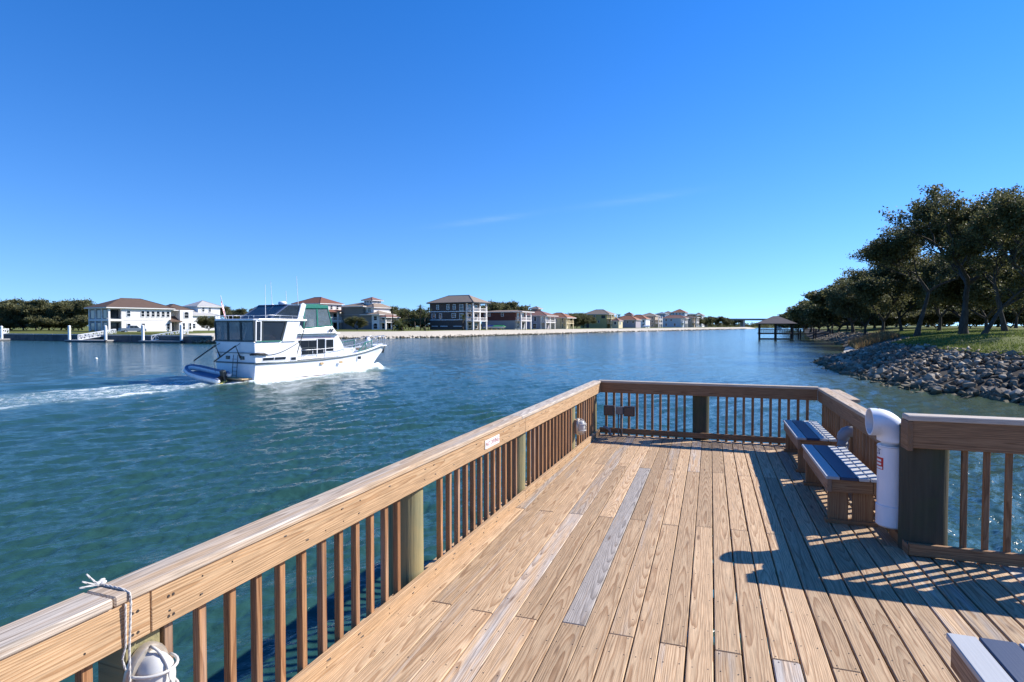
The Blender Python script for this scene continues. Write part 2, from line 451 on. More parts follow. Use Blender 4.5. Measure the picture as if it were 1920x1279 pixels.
    n1 = t.noise(t.vmul(wv_, (7.5, 3.2, 1)), 1, 4, .6, .3)
    n2 = t.noise(t.vmul(wv_, (1.9, .75, 1)), 1, 3, .55, .25)
    hh = t.math('ADD', t.math('MULTIPLY', n1, .036), t.math('MULTIPLY', n2, .065))
    bp = t.bump(hh, 1.0, 1.0)
    fn = t.noise(t.vmul(pos, (2.6, 2.6, 1)), 1, 6, .72, .8)
    fn2 = t.noise(t.vmul(pos, (9, 9, 1)), 1, 3, .6, .5)
    fsum = t.math('ADD', at, t.math('ADD', t.math('MULTIPLY_ADD', fn, 1.7, -1.05), t.math('MULTIPLY_ADD', fn2, .5, -.25)))
    fm = t.ramp(t.math('MULTIPLY', fsum, t.math('GREATER_THAN', at, .03)), [(.22, 0), (.70, 1)])
    milk = t.ramp(at, [(.03, 0), (.6, .75)])
    c = t.mix(milk, base, (.20, .29, .25))
    c = t.mix(fm, c, (.80, .83, .83))
    rough = t.math('MULTIPLY_ADD', fm, .6, .11)
    m = t.done(c, rough, IOR=1.33, Specular_IOR_Level=.5)
    o = link('water', me, m); tag(o, kind='structure')
    return o
build_water()

# ------------------------------------------------------------------ dock deck
PW = .1457; U0 = .033
dock = empty('wooden_dock', uvw(0, 0, 0), -DA)
tag(dock, 'weathered tan pine plank dock deck in the foreground', 'dock')
screws = MB()
def deck_edge_v(u):        # far end of the planks at this u
    return 9.62 if u < 1.50 else 5.30
k0 = int(math.floor((-1.95 - U0) / PW)); k1 = int(math.ceil((6.0 - U0) / PW))
special = {-5: None}
for k in range(k0, k1):
    ua, ub = U0 + k * PW, U0 + (k + 1) * PW
    uc = (ua + ub) / 2
    vend = deck_edge_v(uc)
    js = [3.38, 7.47] if k % 2 == 0 else [1.32, 5.42]
    cuts = [-1.6] + [j + rng.uniform(-.03, .03) for j in js if j < vend - .3] + [vend]
    lift = rng.uniform(-.0015, .0015)
    for a, b in zip(cuts[:-1], cuts[1:]):
        wgt = rng.random()
        wth = rng.uniform(.15, .45) if wgt < .8 else rng.uniform(.45, .66)
        if k == -6 and 3 < a < 5: wth = .86
        if k == 2 and a < 3: wth = .72
        gap = float(np.interp(uc, [-1.8, -.6, .2, 1.0], [.0028, .0045, .008, .0115])) * rng.uniform(.8, 1.25)
        board('plank', PW - gap, b - a - .004, .036, (uc + rng.uniform(-.0012, .0012), (a + b) / 2, -.018 + lift + rng.uniform(-.001, .001)), (0, 0, rng.uniform(-.0006, .0006)), dock, M['deck'], wth, rng.uniform(.18, .82), .0045)
        vs = [v for v in np.arange(-1.3, vend, .406) if a + .1 < v < b - .1] + [a + .025, b - .025]
        for v in vs:
            if uc > 3.2 or v < .6: continue
            for s_ in (-.042, .042):
                px_, py_ = uc + s_ + rng.uniform(-.006, .006), v + rng.uniform(-.008, .008)
                n = 7; r_ = .0042
                vv = [(px_ + r_ * math.cos(6.283 * i / n), py_ + r_ * math.sin(6.283 * i / n), lift + .0012) for i in range(n)]
                screws.add(vv, [tuple(range(n))])
so = screws.build('screw_heads', M['screw'], dock); tag(so, kind='stuff')
# frame under the planks
for v in np.arange(-1.4, 9.6, .61):
    board('joist', .04, 3.5 if v > 5.3 else 8.0, .19, ((-.22 if v > 5.3 else 2.05), v, -.135), (0, 0, R(90)), dock, M['brown'], .4, .4, 0)
for (ua, va, ub, vb) in ((-1.965, -1.5, -1.965, 9.6), (1.56, 5.34, 1.56, 9.6)):
    board('rim_joist', .04, vb - va, .24, (ua, (va + vb) / 2, -.16), (0, 0, 0), dock, M['rail'], .4, .5)
board('rim_joist', .04, 3.5, .24, (-.2, 9.66, -.16), (0, 0, R(90)), dock, M['rail'], .4, .5)
board('rim_joist', .04, 4.4, .24, (3.8, 5.36, -.16), (0, 0, R(90)), dock, M['rail'], .4, .5)

# ------------------------------------------------------------------ railings
def pile(parent, x, y, r, z0, z1, name='pile_post', mat='pile'):
    mb = MB(); n = 20
    pts = [(x, y, z) for z in np.linspace(z0, z1, 7)]
    mb.tube(pts, [r * (1 + .02 * math.sin(i * 2.1 + x)) for i in range(7)], n)
    o = mb.build(name, M[mat], parent, smooth=False); autosmooth(o, 50)
    return o

def railing(name, label, a, b, capz, fasch, capth, capw, brail, bsp, boff, joints, piles, square=(), btop=None, skip=(), bottom_gap=0.0, rm='rail', bm_='balus'):
    """a, b in deck u,v; local x runs along the rail, +y is outboard"""
    pa, pb = Vector(a), Vector(b); L = (pb - pa).length
    ang = math.atan2(pb.y - pa.y, pb.x - pa.x)
    e = empty(name, uvw(a[0], a[1], 0), ang - DA); tag(e, label, 'railing', 'railings round the dock')
    zf = capz - capth                       # top of fascia
    cuts = [0] + list(joints) + [L]
    for s0, s1 in zip(cuts[:-1], cuts[1:]):
        board('fascia_board', fasch, s1 - s0 - .004, .038, ((s0 + s1) / 2, .019, zf - fasch / 2), ROT_FACE, e, M[rm], rng.uniform(.05, .4), rng.uniform(.42, .62), .003)
        board('bottom_rail', brail, s1 - s0 - .004, .038, ((s0 + s1) / 2 + .01, .019, bottom_gap + brail / 2), ROT_FACE, e, M[rm], rng.uniform(.1, .5), rng.uniform(.4, .6), .003)
    ccuts = [-.02] + [j - .14 for j in joints] + [L + .02]
    for s0, s1 in zip(ccuts[:-1], ccuts[1:]):
        board('cap_rail', capw, s1 - s0 - .004, capth, ((s0 + s1) / 2, -.012 + capw / 2, capz - capth / 2), (0, 0, R(-90)), e, M['cap'], rng.uniform(.55, .85), rng.uniform(.45, .65), .006)
    n = int((L - boff) / bsp) + 1
    zb0 = bottom_gap - .12
    for i in range(n):
        s = boff + i * bsp
        if s > L - .02 or any(p - .02 < s + .0 < q + .02 for p, q in skip): continue
        if any(abs(s - p[0]) < p[1] + .03 for p in piles) or any(abs(s - p) < .10 for p in square): continue
        zt = zf - .02
        board('baluster', .037, zt - zb0, .037, (s + rng.uniform(-.004, .004), .0575, (zt + zb0) / 2), (R(90), rng.uniform(-.004, .004), 0), e, M[bm_], rng.uniform(.05, .6), rng.uniform(.2, .7), .003)
    for s, r, zt in piles:
        pile(e, s, .042 + r, r, -ZD - 1.0, zt, mat='pile' if rm == 'rail' else 'shaded_pile')
    for s in square:
        board('square_post', .14, 2.6, .14, (s, .042 + .07, zf - 1.3), (R(90), 0, 0), e, M['pile'], .3, .5, .006)
    return e, L

LA0, LA1 = (-1.955, -1.4), (-1.712, 9.55)
rl, LL = railing('dock_railing', 'long sunlit tan railing on the left side of the dock', LA0, LA1, .888, .155, .036, .145, .088, .15, 1.4 + 1.785 - 1.4 * 0 - .15 * 20 + .0, [2.93, 7.1], [(4.98, .125, .70), (7.2, .125, .70), (9.37, .125, .70), (LL if False else 10.85, .11, .70)], square=(2.93,))
rf, LF = railing('dock_railing', 'railing across the far end of the dock facing the water', (-1.735, 9.52), (1.50, 9.50), .895, .16, .036, .145, .085, .1245, .115, [], [(1.60, .125, .72)], bottom_gap=.035, rm='brown', bm_='brown')  # brown wood on this and the next two rails, darkened to carry their shade
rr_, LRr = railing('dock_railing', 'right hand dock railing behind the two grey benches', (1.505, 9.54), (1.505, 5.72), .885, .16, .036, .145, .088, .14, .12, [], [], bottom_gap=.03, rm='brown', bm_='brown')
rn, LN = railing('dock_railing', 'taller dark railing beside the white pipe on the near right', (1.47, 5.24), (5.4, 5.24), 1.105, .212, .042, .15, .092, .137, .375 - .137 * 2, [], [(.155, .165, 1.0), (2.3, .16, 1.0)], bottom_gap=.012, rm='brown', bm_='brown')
# return piece of the near right railing at its corner and kick board to the long rail
board('end_board', .23, .18, .036, (.0, .078, .945), (R(90), 0, R(0)), rn, M['brown'], .5, .4).rotation_euler = (0, R(90), 0)
board('kick_board', .085, .50, .036, (.02, .27, .045), (0, R(90), 0), rn, M['brown'], .5, .4)
# doubled cap strip along the outer side of the far right corner
board('outer_cap', .12, 1.2, .034, (.75, .20, .862), (0, 0, R(-90)), rr_, M['cap'], .6, .5)
# screw heads on the left fascia
sc = MB()
for s in np.arange(1.5, LL, .15):
    for z in (.745, .815):
        if rng.random() < .45: sc.tube([(s + rng.uniform(-.02, .02), -.0015, z), (s, .002, z)], .0038, 6)
for s in (2.86, 2.88, 3.0, 3.02):
    for z in (.725, .80): sc.tube([(s, -.002, z), (s, .002, z)], .0055, 7)
for s in np.arange(.6, LL, .3):
    for z in (.03, .06): sc.tube([(s + rng.uniform(-.03, .03), -.0015, z), (s, .002, z)], .004, 6)
tag(sc.build('screw_heads', M['screw'], rl), kind='stuff')

# ------------------------------------------------------------------ text helper
def text_mesh(body, size):
    cu = bpy.data.curves.new('lettering', 'FONT'); cu.body = body; cu.size = size; cu.align_x = 'CENTER'; cu.align_y = 'CENTER'; cu.extrude = .0004
    ob = bpy.data.objects.new('lettering', cu); COL.objects.link(ob)
    dg = bpy.context.evaluated_depsgraph_get()
    me = bpy.data.meshes.new_from_object(ob.evaluated_get(dg))
    bpy.data.objects.remove(ob); return me

# small notice on the left fascia: rail local x = v + 1.4
sgn = empty('notice_plate', rl.matrix_basis @ Vector((6.18, -.002, .775)), rl.rotation_euler.z)
tag(sgn, 'small white notice plate with faded red lettering on the left railing', 'sign')
MB().box(-.165, .165, -.004, 0, -.038, .038).build('plate', M['sign_white'], sgn, bevel=.002)
me = text_mesh('NO DIVING', .058); me.materials.clear(); me.materials.append(M['faded_red'])
link('lettering', me, None, sgn, (0, -.0052, 0), (R(90), 0, 0))
for s_ in (-.148, .148): MB().tube([(s_, -.006, 0), (s_, 0, 0)], .006, 8).build('screw', M['screw'], sgn)

# ------------------------------------------------------------------ rope round the left rail
def railw(x, y, z, e=rl): return e.matrix_basis @ Vector((x, y, z))
rp = empty('tied_rope', railw(2.84, 0, .85), rl.rotation_euler.z)
tag(rp, 'thin white rope tied round the left railing near its joint', 'rope')
def twisted(parent, pts, r, name):
    pts = [Vector(p) for p in pts]; out = []
    for a, b in zip(pts[:-1], pts[1:]):
        n = max(2, int((b - a).length / .008))
        out += [a.lerp(b, i / n) for i in range(n)]
    out.append(pts[-1])
    mb = MB()
    for ph in (0, 2.09, 4.19):
        q = []
        for i, p in enumerate(out):
            d = (out[min(i + 1, len(out) - 1)] - out[max(i - 1, 0)]).normalized()
            a = d.cross(Vector((.3, 1, .2))).normalized(); b = d.cross(a)
            t_ = i * .75 + ph
            q.append(p + (a * math.cos(t_) + b * math.sin(t_)) * r * .55)
        mb.tube(q, r * .62, 5)
    o = mb.build(name, M['rope'], parent, smooth=True); return o
twisted(rp, [(0, .145, .0), (0, .14, .042), (0, .02, .043), (0, -.016, .035), (0.002, -.019, .0), (.002, -.008, -.16), (.0, -.010, -.30), (.004, -.014, -.62), (.0, -.01, -.9)], .0038, 'cord')
twisted(rp, [(-.012, -.012, .0), (-.01, -.006, -.15), (-.018, .0, -.19), (-.012, -.006, -.23)], .0034, 'cord')
for (dx, dz) in ((-.06, .03), (-.045, .05), (-.07, .012)): twisted(rp, [(0, .11, .045), (dx * .5, .12, .05 + dz * .2), (dx, .13, .045 + dz)], .003, 'frayed_end')
kn = MB()
for q in ((0, .112, .05), (-.012, .118, .052), (.004, .125, .054)): kn.tube([Vector(q) + Vector((-.012, 0, 0)), Vector(q), Vector(q) + Vector((.012, .004, 0))], [.004, .008, .004], 8)
kn.build('knot', M['rope'], rp, smooth=True)

# ------------------------------------------------------------------ caged bulkhead lamps on the left railing posts
def cage_lamp(loc, rz, label, scale=1.0, tilt=0):
    e = empty('bulkhead_lamp', loc, rz); e.scale = (scale,) * 3
    tag(e, label, 'lamp', 'bulkhead lamps on the left railing')
    mb = MB(); n = 28                      # oval back plate, local -y faces the deck
    def oval(a, b, y): return [(a * math.cos(6.2832 * i / n), y, b * math.sin(6.2832 * i / n)) for i in range(n)]
    def loft(rings):
        m_ = MB(); vs = [p for r_ in rings for p in r_]; k = len(rings)
        fs = [(i * n + j, i * n + (j + 1) % n, (i + 1) * n + (j + 1) % n, (i + 1) * n + j) for i in range(k - 1) for j in range(n)]
        fs += [tuple(range(n)), tuple((k - 1) * n + j for j in range(n))]
        return m_.add(vs, fs)
    autosmooth(loft([oval(.085, .12, 0), oval(.085, .12, -.02), oval(.078, .112, -.03), oval(.066, .10, -.032)]).build('base_plate', M['lamp_brass'], e), 40)
    autosmooth(loft([oval(.062, .095, -.028), oval(.062, .095, -.06), oval(.056, .086, -.085), oval(.04, .066, -.102), oval(.014, .025, -.11)]).build('diffuser', M['lamp_white'], e), 60)
    for zz in (-.045, .045):
        mb = MB(); mb.tube([(.078 * math.cos(a), -.03 - .092 * math.sin(a), zz) for a in np.linspace(0, math.pi, 13)], .0055, 7)
        mb.build('guard_bar', M['lamp_white'], e, smooth=True)
    mb = MB(); mb.tube([(0, -.03 - .096 * math.sin(a), .112 * math.cos(a)) for a in np.linspace(0, math.pi, 17)], .0055, 7)
    mb.build('guard_bar', M['lamp_white'], e, smooth=True)
    return e
cage_lamp(railw(2.93, .035, .535), rl.rotation_euler.z, 'caged oval lamp on the square post, nearest, at the bottom left')
l2 = cage_lamp(railw(9.40, .012, .38), rl.rotation_euler.z, 'small white caged lamp on the pile near the far left corner')
MB().box(-.06, .06, 0, .04, -.10, .10).build('backing_block', M['brown'], l2)

# ------------------------------------------------------------------ outlet boxes on the far railing
fx = lambda u: u + 1.735
eb = empty('electrical_outlet_boxes', uvw(-1.38, 9.50, 0), -DA); tag(eb, 'pair of brown outlet boxes with conduit on the far railing', 'outlet box')
for dx in (-.17, .155):
    o = MB().box(dx - .085, dx + .085, -.10, .0, .34, .50).build('outlet_box', M['box_bronze'], eb, bevel=.008)
    MB().box(dx - .07, dx + .07, -.115, -.10, .355, .485).build('lid', M['box_bronze'], o, bevel=.004)
o = MB().box(-.06, .06, -.075, .0, .36, .485).build('junction_box', M['box_grey'], eb, bevel=.006)
MB().box(-.05, .05, -.087, -.075, .37, .475).build('lid', M['box_grey'], o, bevel=.003)
for dx in (-.022, .03): MB().tube([(dx, -.04, .36), (dx, -.04, -.02)], .012, 10).build('conduit', M['box_grey'], eb, smooth=True)
gc = empty('grey_conduit_elbow', uvw(-1.60, 9.42, 0), -DA); tag(gc, 'short grey conduit elbow standing in the far left deck corner', 'conduit')
MB().tube([(.06, .06, .0), (.06, .06, .05), (.05, .045, .10), (0, 0, .14), (-.03, -.03, .155)], .022, 12).build('pipe', M['pvc_grey'], gc, smooth=True)
MB().tube([(.06, .06, .0), (.06, .06, .03)], .028, 12).build('collar', M['pvc_grey'], gc, smooth=True)
# white-grey box at the right frame edge, on the near right railing
wb = empty('utility_box', uvw(2.36, 5.235, .0), -DA); tag(wb, 'pale grey utility box fixed to the taller right railing', 'box')
MB().box(-.15, .15, -.10, -.002, .36, .70).build('case', M['sign_white'], wb, bevel=.008)
MB().box(-.135, .135, -.112, -.10, .375, .685).build('lid', M['sign_white'], wb, bevel=.004)
for z in (.43, .63): MB().box(-.158, -.15, -.09, -.06, z - .02, z + .02).build('hinge', M['steel'], wb)

# ------------------------------------------------------------------ benches
def bench(v0, v1, label):
    L = v1 - v0
    e = empty('bench', uvw(1.0, v0, 0), -DA); tag(e, label, 'bench', 'grey topped benches along the right side of the dock')
    for x_, w_, m_ in ((.0, .112, 'composite'), (.12, .135, 'navy_board'), (.263, .084, 'pale_board'), (.355, .084, 'pale_board')):
        board('seat_board', w_, L, .028, (x_ + w_ / 2, L / 2, .44 - .014), (0, 0, 0), e, M[m_], .5, .5, .004)
    board('side_apron', .115, L - .03, .036, (.032, L / 2, .352), (0, R(90), 0), e, M['brown'], .75, .75, .003)
    board('side_apron', .115, L - .03, .036, (.40, L / 2, .352), (0, R(90), 0), e, M['brown'], .2, .5, .003)
    for y in (.045, L - .045):
        board('end_apron', .115, .33, .036, (.216, y, .352), (0, R(90), R(90)), e, M['brown'], .2, .62, .003)
    for y in (.10, L - .10):
        for x in (.115, .315):
            board('leg_board', .165, .36, .036, (x, y, .205), (R(90), 0, 0), e, M['brown'], .15, .6, .003)
        board('foot_board', .42, .09, .036, (.22, y, .018), (0, 0, 0), e, M['brown'], .3, .5, .003)
    return e
bench(7.78, 9.20, 'grey topped wooden bench at the far end beside the far railing')
bench(5.86, 7.36, 'grey topped wooden bench just behind the white pipe')
bench(1.55, 3.03, 'grey topped wooden bench cut off by the bottom right corner')

# ------------------------------------------------------------------ white line-recycling pipe
pp = empty('disposal_pipe', uvw(1.45, 5.61, .0), -DA + R(3)); tag(pp, 'tall white elbowed pipe for fishing line fixed at the dock corner', 'pipe')
PR = .108
def swept(pts, rad, n=32): return MB().tube(pts, rad, n, cap=False)
autosmooth(MB().tube([(0, 0, .29), (0, 0, .80)], PR, 36).build('stem', M['pvc'], pp), 40)
arc = [(0, 0, .79), (0, 0, .84)] + [(-.13 + .13 * math.cos(a), 0, .86 + .13 * math.sin(a)) for a in np.linspace(0, math.pi / 2, 12)][1:] + [(-.15, 0, .99), (-.175, 0, .99)]
ew = swept(arc, [PR + .006] * len(arc), 36)
ew.tube(arc[::-1][:8], [PR - .006] * 8, 36, cap=False)
eo = ew.build('elbow', M['pvc'], pp); autosmooth(eo, 50)
ring = MB(); n = 36
for i in range(n):
    a0, a1 = 6.28319 * i / n, 6.28319 * (i + 1) / n
    f_ = lambda r_, a: (-.175, r_ * math.cos(a), .99 + r_ * math.sin(a))
    ring.add([f_(PR + .006, a0), f_(PR + .006, a1), f_(PR - .006, a1), f_(PR - .006, a0)], [(0, 1, 2, 3)])
ring.build('mouth_rim', M['pvc'], pp)
autosmooth(MB().tube([(0, 0, .12), (0, 0, .135), (0, 0, .30), (0, 0, .305)], [PR - .01, PR + .007, PR + .007, PR + .001], 36).build('end_cap', M['pvc'], pp), 40)
MB().box(.09, .16, -.02, .02, .5, .54).build('bracket', M['steel'], pp)
MB().tube([(-.11, 0, 1.10), (-.11, 0, 1.112)], [.008, .004], 8).build('screw', M['screw'], pp)
def decal(a0, a1, z0, z1, mat, name, r=PR + .0012, n=8):
    mb = MB(); pts = []
    for i in range(n + 1):
        a = R(a0 + (a1 - a0) * i / n)
        pts += [(r * math.cos(a), r * math.sin(a), z0), (r * math.cos(a), r * math.sin(a), z1)]
    mb.add(pts, [(2 * i, 2 * i + 2, 2 * i + 3, 2 * i + 1) for i in range(n)])
    return mb.build(name, mat, pp)
decal(172, 218, .60, .70, M['red'], 'red_sticker')
for z in (.675, .645, .615):
    decal(176, 208 if z != .615 else 214, z - .009, z + .009, M['sign_white'], 'sticker_text_line', PR + .0024)
decal(170, 212, .715, .79, M['sign_white'], 'emblem_sticker')
for (a, z) in ((182, .73), (196, .732)): decal(a - 4, a + 4, z - .008, z + .008, M['blue_print'], 'emblem_mark', PR + .0024, 4)
for (a, z, wa, wz) in ((180, .775, 7, .003), (190, .768, 8, .003), (186, .758, 3, .008), (196, .757, 2.4, .01), (200, .765, 5, .003), (190, .748, 9, .003)): decal(a - wa, a + wa, z - wz, z + wz, M['pvc_grey'], 'emblem_mark', PR + .0024, 4)
# small grey vent pipe between the benches
vp = empty('vent_pipe', uvw(1.46, 7.56, 0), -DA); tag(vp, 'small grey elbow pipe standing between the two benches', 'pipe')
MB().tube([(0, 0, 0), (0, 0, .50)], .055, 20).build('stem', M['pvc_grey'], vp, smooth=True)
autosmooth(MB().tube([(0, 0, .42), (0, 0, .50), (.005, 0, .535), (.025, 0, .565), (.06, 0, .58), (.09, 0, .58)], .066, 20).build('elbow', M['pvc_grey'], vp), 60)

# ------------------------------------------------------------------ motor yacht (x forward from transom, y to port, z up from the waterline)
yacht = empty('motor_yacht', BO, R(60))
tag(yacht, 'white trawler yacht with green flybridge canvas motoring past the dock', 'boat')
def hull():
    xs = np.array([0, 1.5, 3.5, 5.5, 7.5, 9, 10.3, 11.4, 12.4, 13.2, 13.75])
    hb = np.array([2.03, 2.06, 2.08, 2.06, 1.96, 1.76, 1.46, 1.10, .72, .36, .05])       # half beam at the sheer
    sz = np.array([1.19, 1.18, 1.18, 1.21, 1.30, 1.40, 1.52, 1.64, 1.76, 1.84, 1.88])    # sheer height
    wb = np.array([1.92, 1.94, 1.95, 1.92, 1.76, 1.48, 1.08, .60, .12, .02, .02])        # half beam low down
    zb = np.array([.10, .10, .10, .10, .11, .12, .13, .15, .30, .98, 1.45])              # top of bottom paint
    kz = np.array([-.8, -.8, -.8, -.8, -.8, -.75, -.65, -.4, .25, .95, 1.43])
    def ring(i):
        p = []
        for a in np.linspace(0, 1, 7):
            y = wb[i] + (hb[i] - wb[i]) * a ** 1.5; z = zb[i] + (sz[i] - zb[i]) * a
            p.append((xs[i], -y, z))
        return p
    def strip(get, name, mat, parent):
        mb = MB(); n = len(get(0))
        vs = [q for i in range(len(xs)) for q in get(i)]
        fs = [(i * n + j, (i + 1) * n + j, (i + 1) * n + j + 1, i * n + j + 1) for i in range(len(xs) - 1) for j in range(n - 1)]
        mb.add(vs, fs); mb.add([(x, -y, z) for x, y, z in vs], [f[::-1] for f in fs])
        return mb, n
    mb, n = strip(ring, 'hull', None, None)
    r0 = ring(0); mb.add(r0 + [(x, -y, z) for x, y, z in r0[::-1]], [tuple(range(2 * n))])        # transom
    h = mb.build('hull', M['gel_white'], yacht); autosmooth(h, 40)
    mb, n = strip(lambda i: [(xs[i], 0, kz[i]), (xs[i], -wb[i] * .7, kz[i] + (zb[i] - kz[i]) * .5), (xs[i], -wb[i], zb[i])], '', None, None)
    mb.add([(0, 0, -.8), (0, -1.34, -.4), (0, -1.92, .1), (0, 1.92, .1), (0, 1.34, -.4)], [(0, 1, 2, 3, 4)])
    mb.build('bottom', M['boot'], yacht)
    deck_mb = MB(); vs = []
    for i in range(len(xs)): vs += [(xs[i], -hb[i], sz[i] - .01), (xs[i], hb[i], sz[i] - .01)]
    deck_mb.add(vs, [(2 * i, 2 * i + 2, 2 * i + 3, 2 * i + 1) for i in range(len(xs) - 1)])
    deck_mb.build('side_deck', M['gel_white'], yacht)
    for s_ in (-1, 1):
        rb = MB(); rb.tube([(xs[i], s_ * (hb[i] + .02), sz[i] - .02) for i in range(len(xs))], .055, 8)
        rb.build('rub_rail', M['rub'], yacht, smooth=True)
        # bulwark and toe rail forward
        bw = MB()
        for i in range(4, len(xs) - 1):
            h0, h1 = .10 + .02 * (i - 4), .10 + .02 * (i - 3)
            bw.add([(xs[i], s_ * hb[i], sz[i]), (xs[i + 1], s_ * hb[i + 1], sz[i + 1]), (xs[i + 1], s_ * hb[i + 1] * .985, sz[i + 1] + h1), (xs[i], s_ * hb[i] * .985, sz[i] + h0)], [(0, 1, 2, 3)])
        bw.build('bulwark', M['gel_white'], yacht)
    return xs, hb, sz
HX, HB, HS = hull()
hbx = lambda x: float(np.interp(x, HX, HB)); hsz = lambda x: float(np.interp(x, HX, HS))
MB().bar((0, -2.0, 1.19), (0, 2.0, 1.19), .09, .09).build('rub_rail', M['rub'], yacht)
# aft cabin below the raised sundeck
ac = MB(); ac.sideprism([(.02, 1.18), (3.3, 1.18), (3.3, 2.52), (-.04, 2.52)], -1.97, 1.97)
ac.build('aft_cabin', M['gel_white'], yacht, bevel=.06)
MB().box(-.06, 3.2, -2.0, 2.0, 2.50, 2.56).build('sundeck', M['gel_white'], yacht, bevel=.02)
MB().box(-.1, -.05, -2.0, 2.0, 1.82, 1.86).build('transom_trim', M['rub'], yacht)
def port(x0, x1, z0, z1, y, name='porthole', skew=0.0, parent=yacht):
    s_ = -1 if y < 0 else 1
    fr = MB(); fr.sideprism([(x0 - .04, z0 - .04), (x1 + .04, z0 - .04), (x1 + .04 + skew, z1 + .04), (x0 - .04 + skew, z1 + .04)], y, y + s_ * .02)
    f = fr.build(name, M['gel_white'], parent)
    g_ = MB(); g_.sideprism([(x0, z0), (x1, z0), (x1 + skew, z1), (x0 + skew, z1)], y + s_ * .0, y + s_ * .028)
    g_.build('pane', M['glass'], f)
for s_ in (-1, 1):
    port(.55, 1.38, 1.34, 1.52, s_ * 1.97, skew=.05); port(1.44, 2.30, 1.34, 1.52, s_ * 1.97, skew=.05)
    port(2.75, 3.15, 1.27, 1.46, s_ * 1.97)
    for x in (5.2, 7.0): MB().box(x, x + .28, s_ * 2.06 - .03, s_ * 2.06 + .03, .82, .98).build('vent_plate', M['tan'], yacht)
    port(9.2, 9.55, 1.0, 1.22, s_ * 1.665)
# transom ports and trim
for y in (-.75, .75):
    o = MB().box(-.03, .0, y - .20, y + .20, 1.40, 1.62).build('porthole', M['frame_dark'], yacht)
    MB().box(-.04, -.01, y - .16, y + .16, 1.44, 1.58).build('pane', M['glass'], o)
# hardtop over the sundeck
ht = MB(); ht.prism([(-.25, -1.5), (-.12, -1.95), (.25, -2.12), (4.0, -2.12), (4.2, -1.9), (4.2, 1.9), (4.0, 2.12), (.25, 2.12), (-.12, 1.95), (-.25, 1.5)], 3.90, 4.03)
ht.build('hardtop', M['gel_white'], yacht, bevel=.04)
# enclosure round the sundeck: framed clear panels
def panel(pts, name, mat, frame, w=.05, parent=yacht):
    """pts: quad corners in order; a thin framed sheet"""
    f = MB(); n = len(pts)
    for i in range(n): f.bar(pts[i], pts[(i + 1) % n], w, w)
    fo = f.build(name, frame, parent)
    P = [Vector(p) for p in pts]; nn = (P[1] - P[0]).cross(P[2] - P[0]).normalized() * .008
    g_ = MB(); g_.add([p + nn for p in P] + [p - nn for p in P], [tuple(range(n)), tuple(range(n, 2 * n))[::-1]] + [(i, (i + 1) % n, n + (i + 1) % n, n + i) for i in range(n)])
    g_.build('pane', mat, fo)
    return fo
for y0, y1 in ((-1.98, -.72), (-.66, .60), (.66, 1.98)):
    panel([(-.02, y0, 2.60), (-.02, y1, 2.60), (-.06, y1, 3.88), (-.06, y0, 3.88)], 'aft_panel', M['vinyl'], M['frame_dark'], .09)
for s_ in (-1, 1):
    panel([(.06, s_ * 2.0, 2.60), (.42, s_ * 2.0, 2.60), (.42, s_ * 2.04, 3.88), (.06, s_ * 2.04, 3.88)], 'side_panel', M['vinyl_dark'], M['white'], .07)
    panel([(.52, s_ * 2.0, 2.60), (1.92, s_ * 2.0, 2.60), (2.35, s_ * 2.04, 3.88), (.52, s_ * 2.04, 3.88)], 'side_panel', M['vinyl_dark'], M['frame_dark'], .09)
    MB().bar((.1, s_ * 2.03, 2.585), (1.95, s_ * 2.03, 2.585), .05, .06).build('canvas_edge', M['teal'], yacht)
    MB().sideprism([(2.02, 2.54), (3.1, 2.54), (3.5, 3.90), (2.45, 3.90)], s_ * 1.98, s_ * 2.05).build('wing_panel', M['gel_white'], yacht, bevel=.01)
    MB().bar((3.15, s_ * 1.95, 1.35), (4.1, s_ * 1.95, 3.9), .03, .06).build('hardtop_strut', M['frame_dark'], yacht)
cu = MB(); cu.prism([(.9, -1.5), (1.6, -1.5), (1.6, -.9), (.9, -.9)], 2.56, 3.0); cu.build('seat', M['white'], yacht, bevel=.05)
cc = MB(); cc.tube([(1.0, -1.72, 2.72), (1.3, -1.7, 2.86), (1.7, -1.72, 2.74)], [.10, .17, .09], 10); cc.build('cushion', M['pink'], yacht, smooth=True)
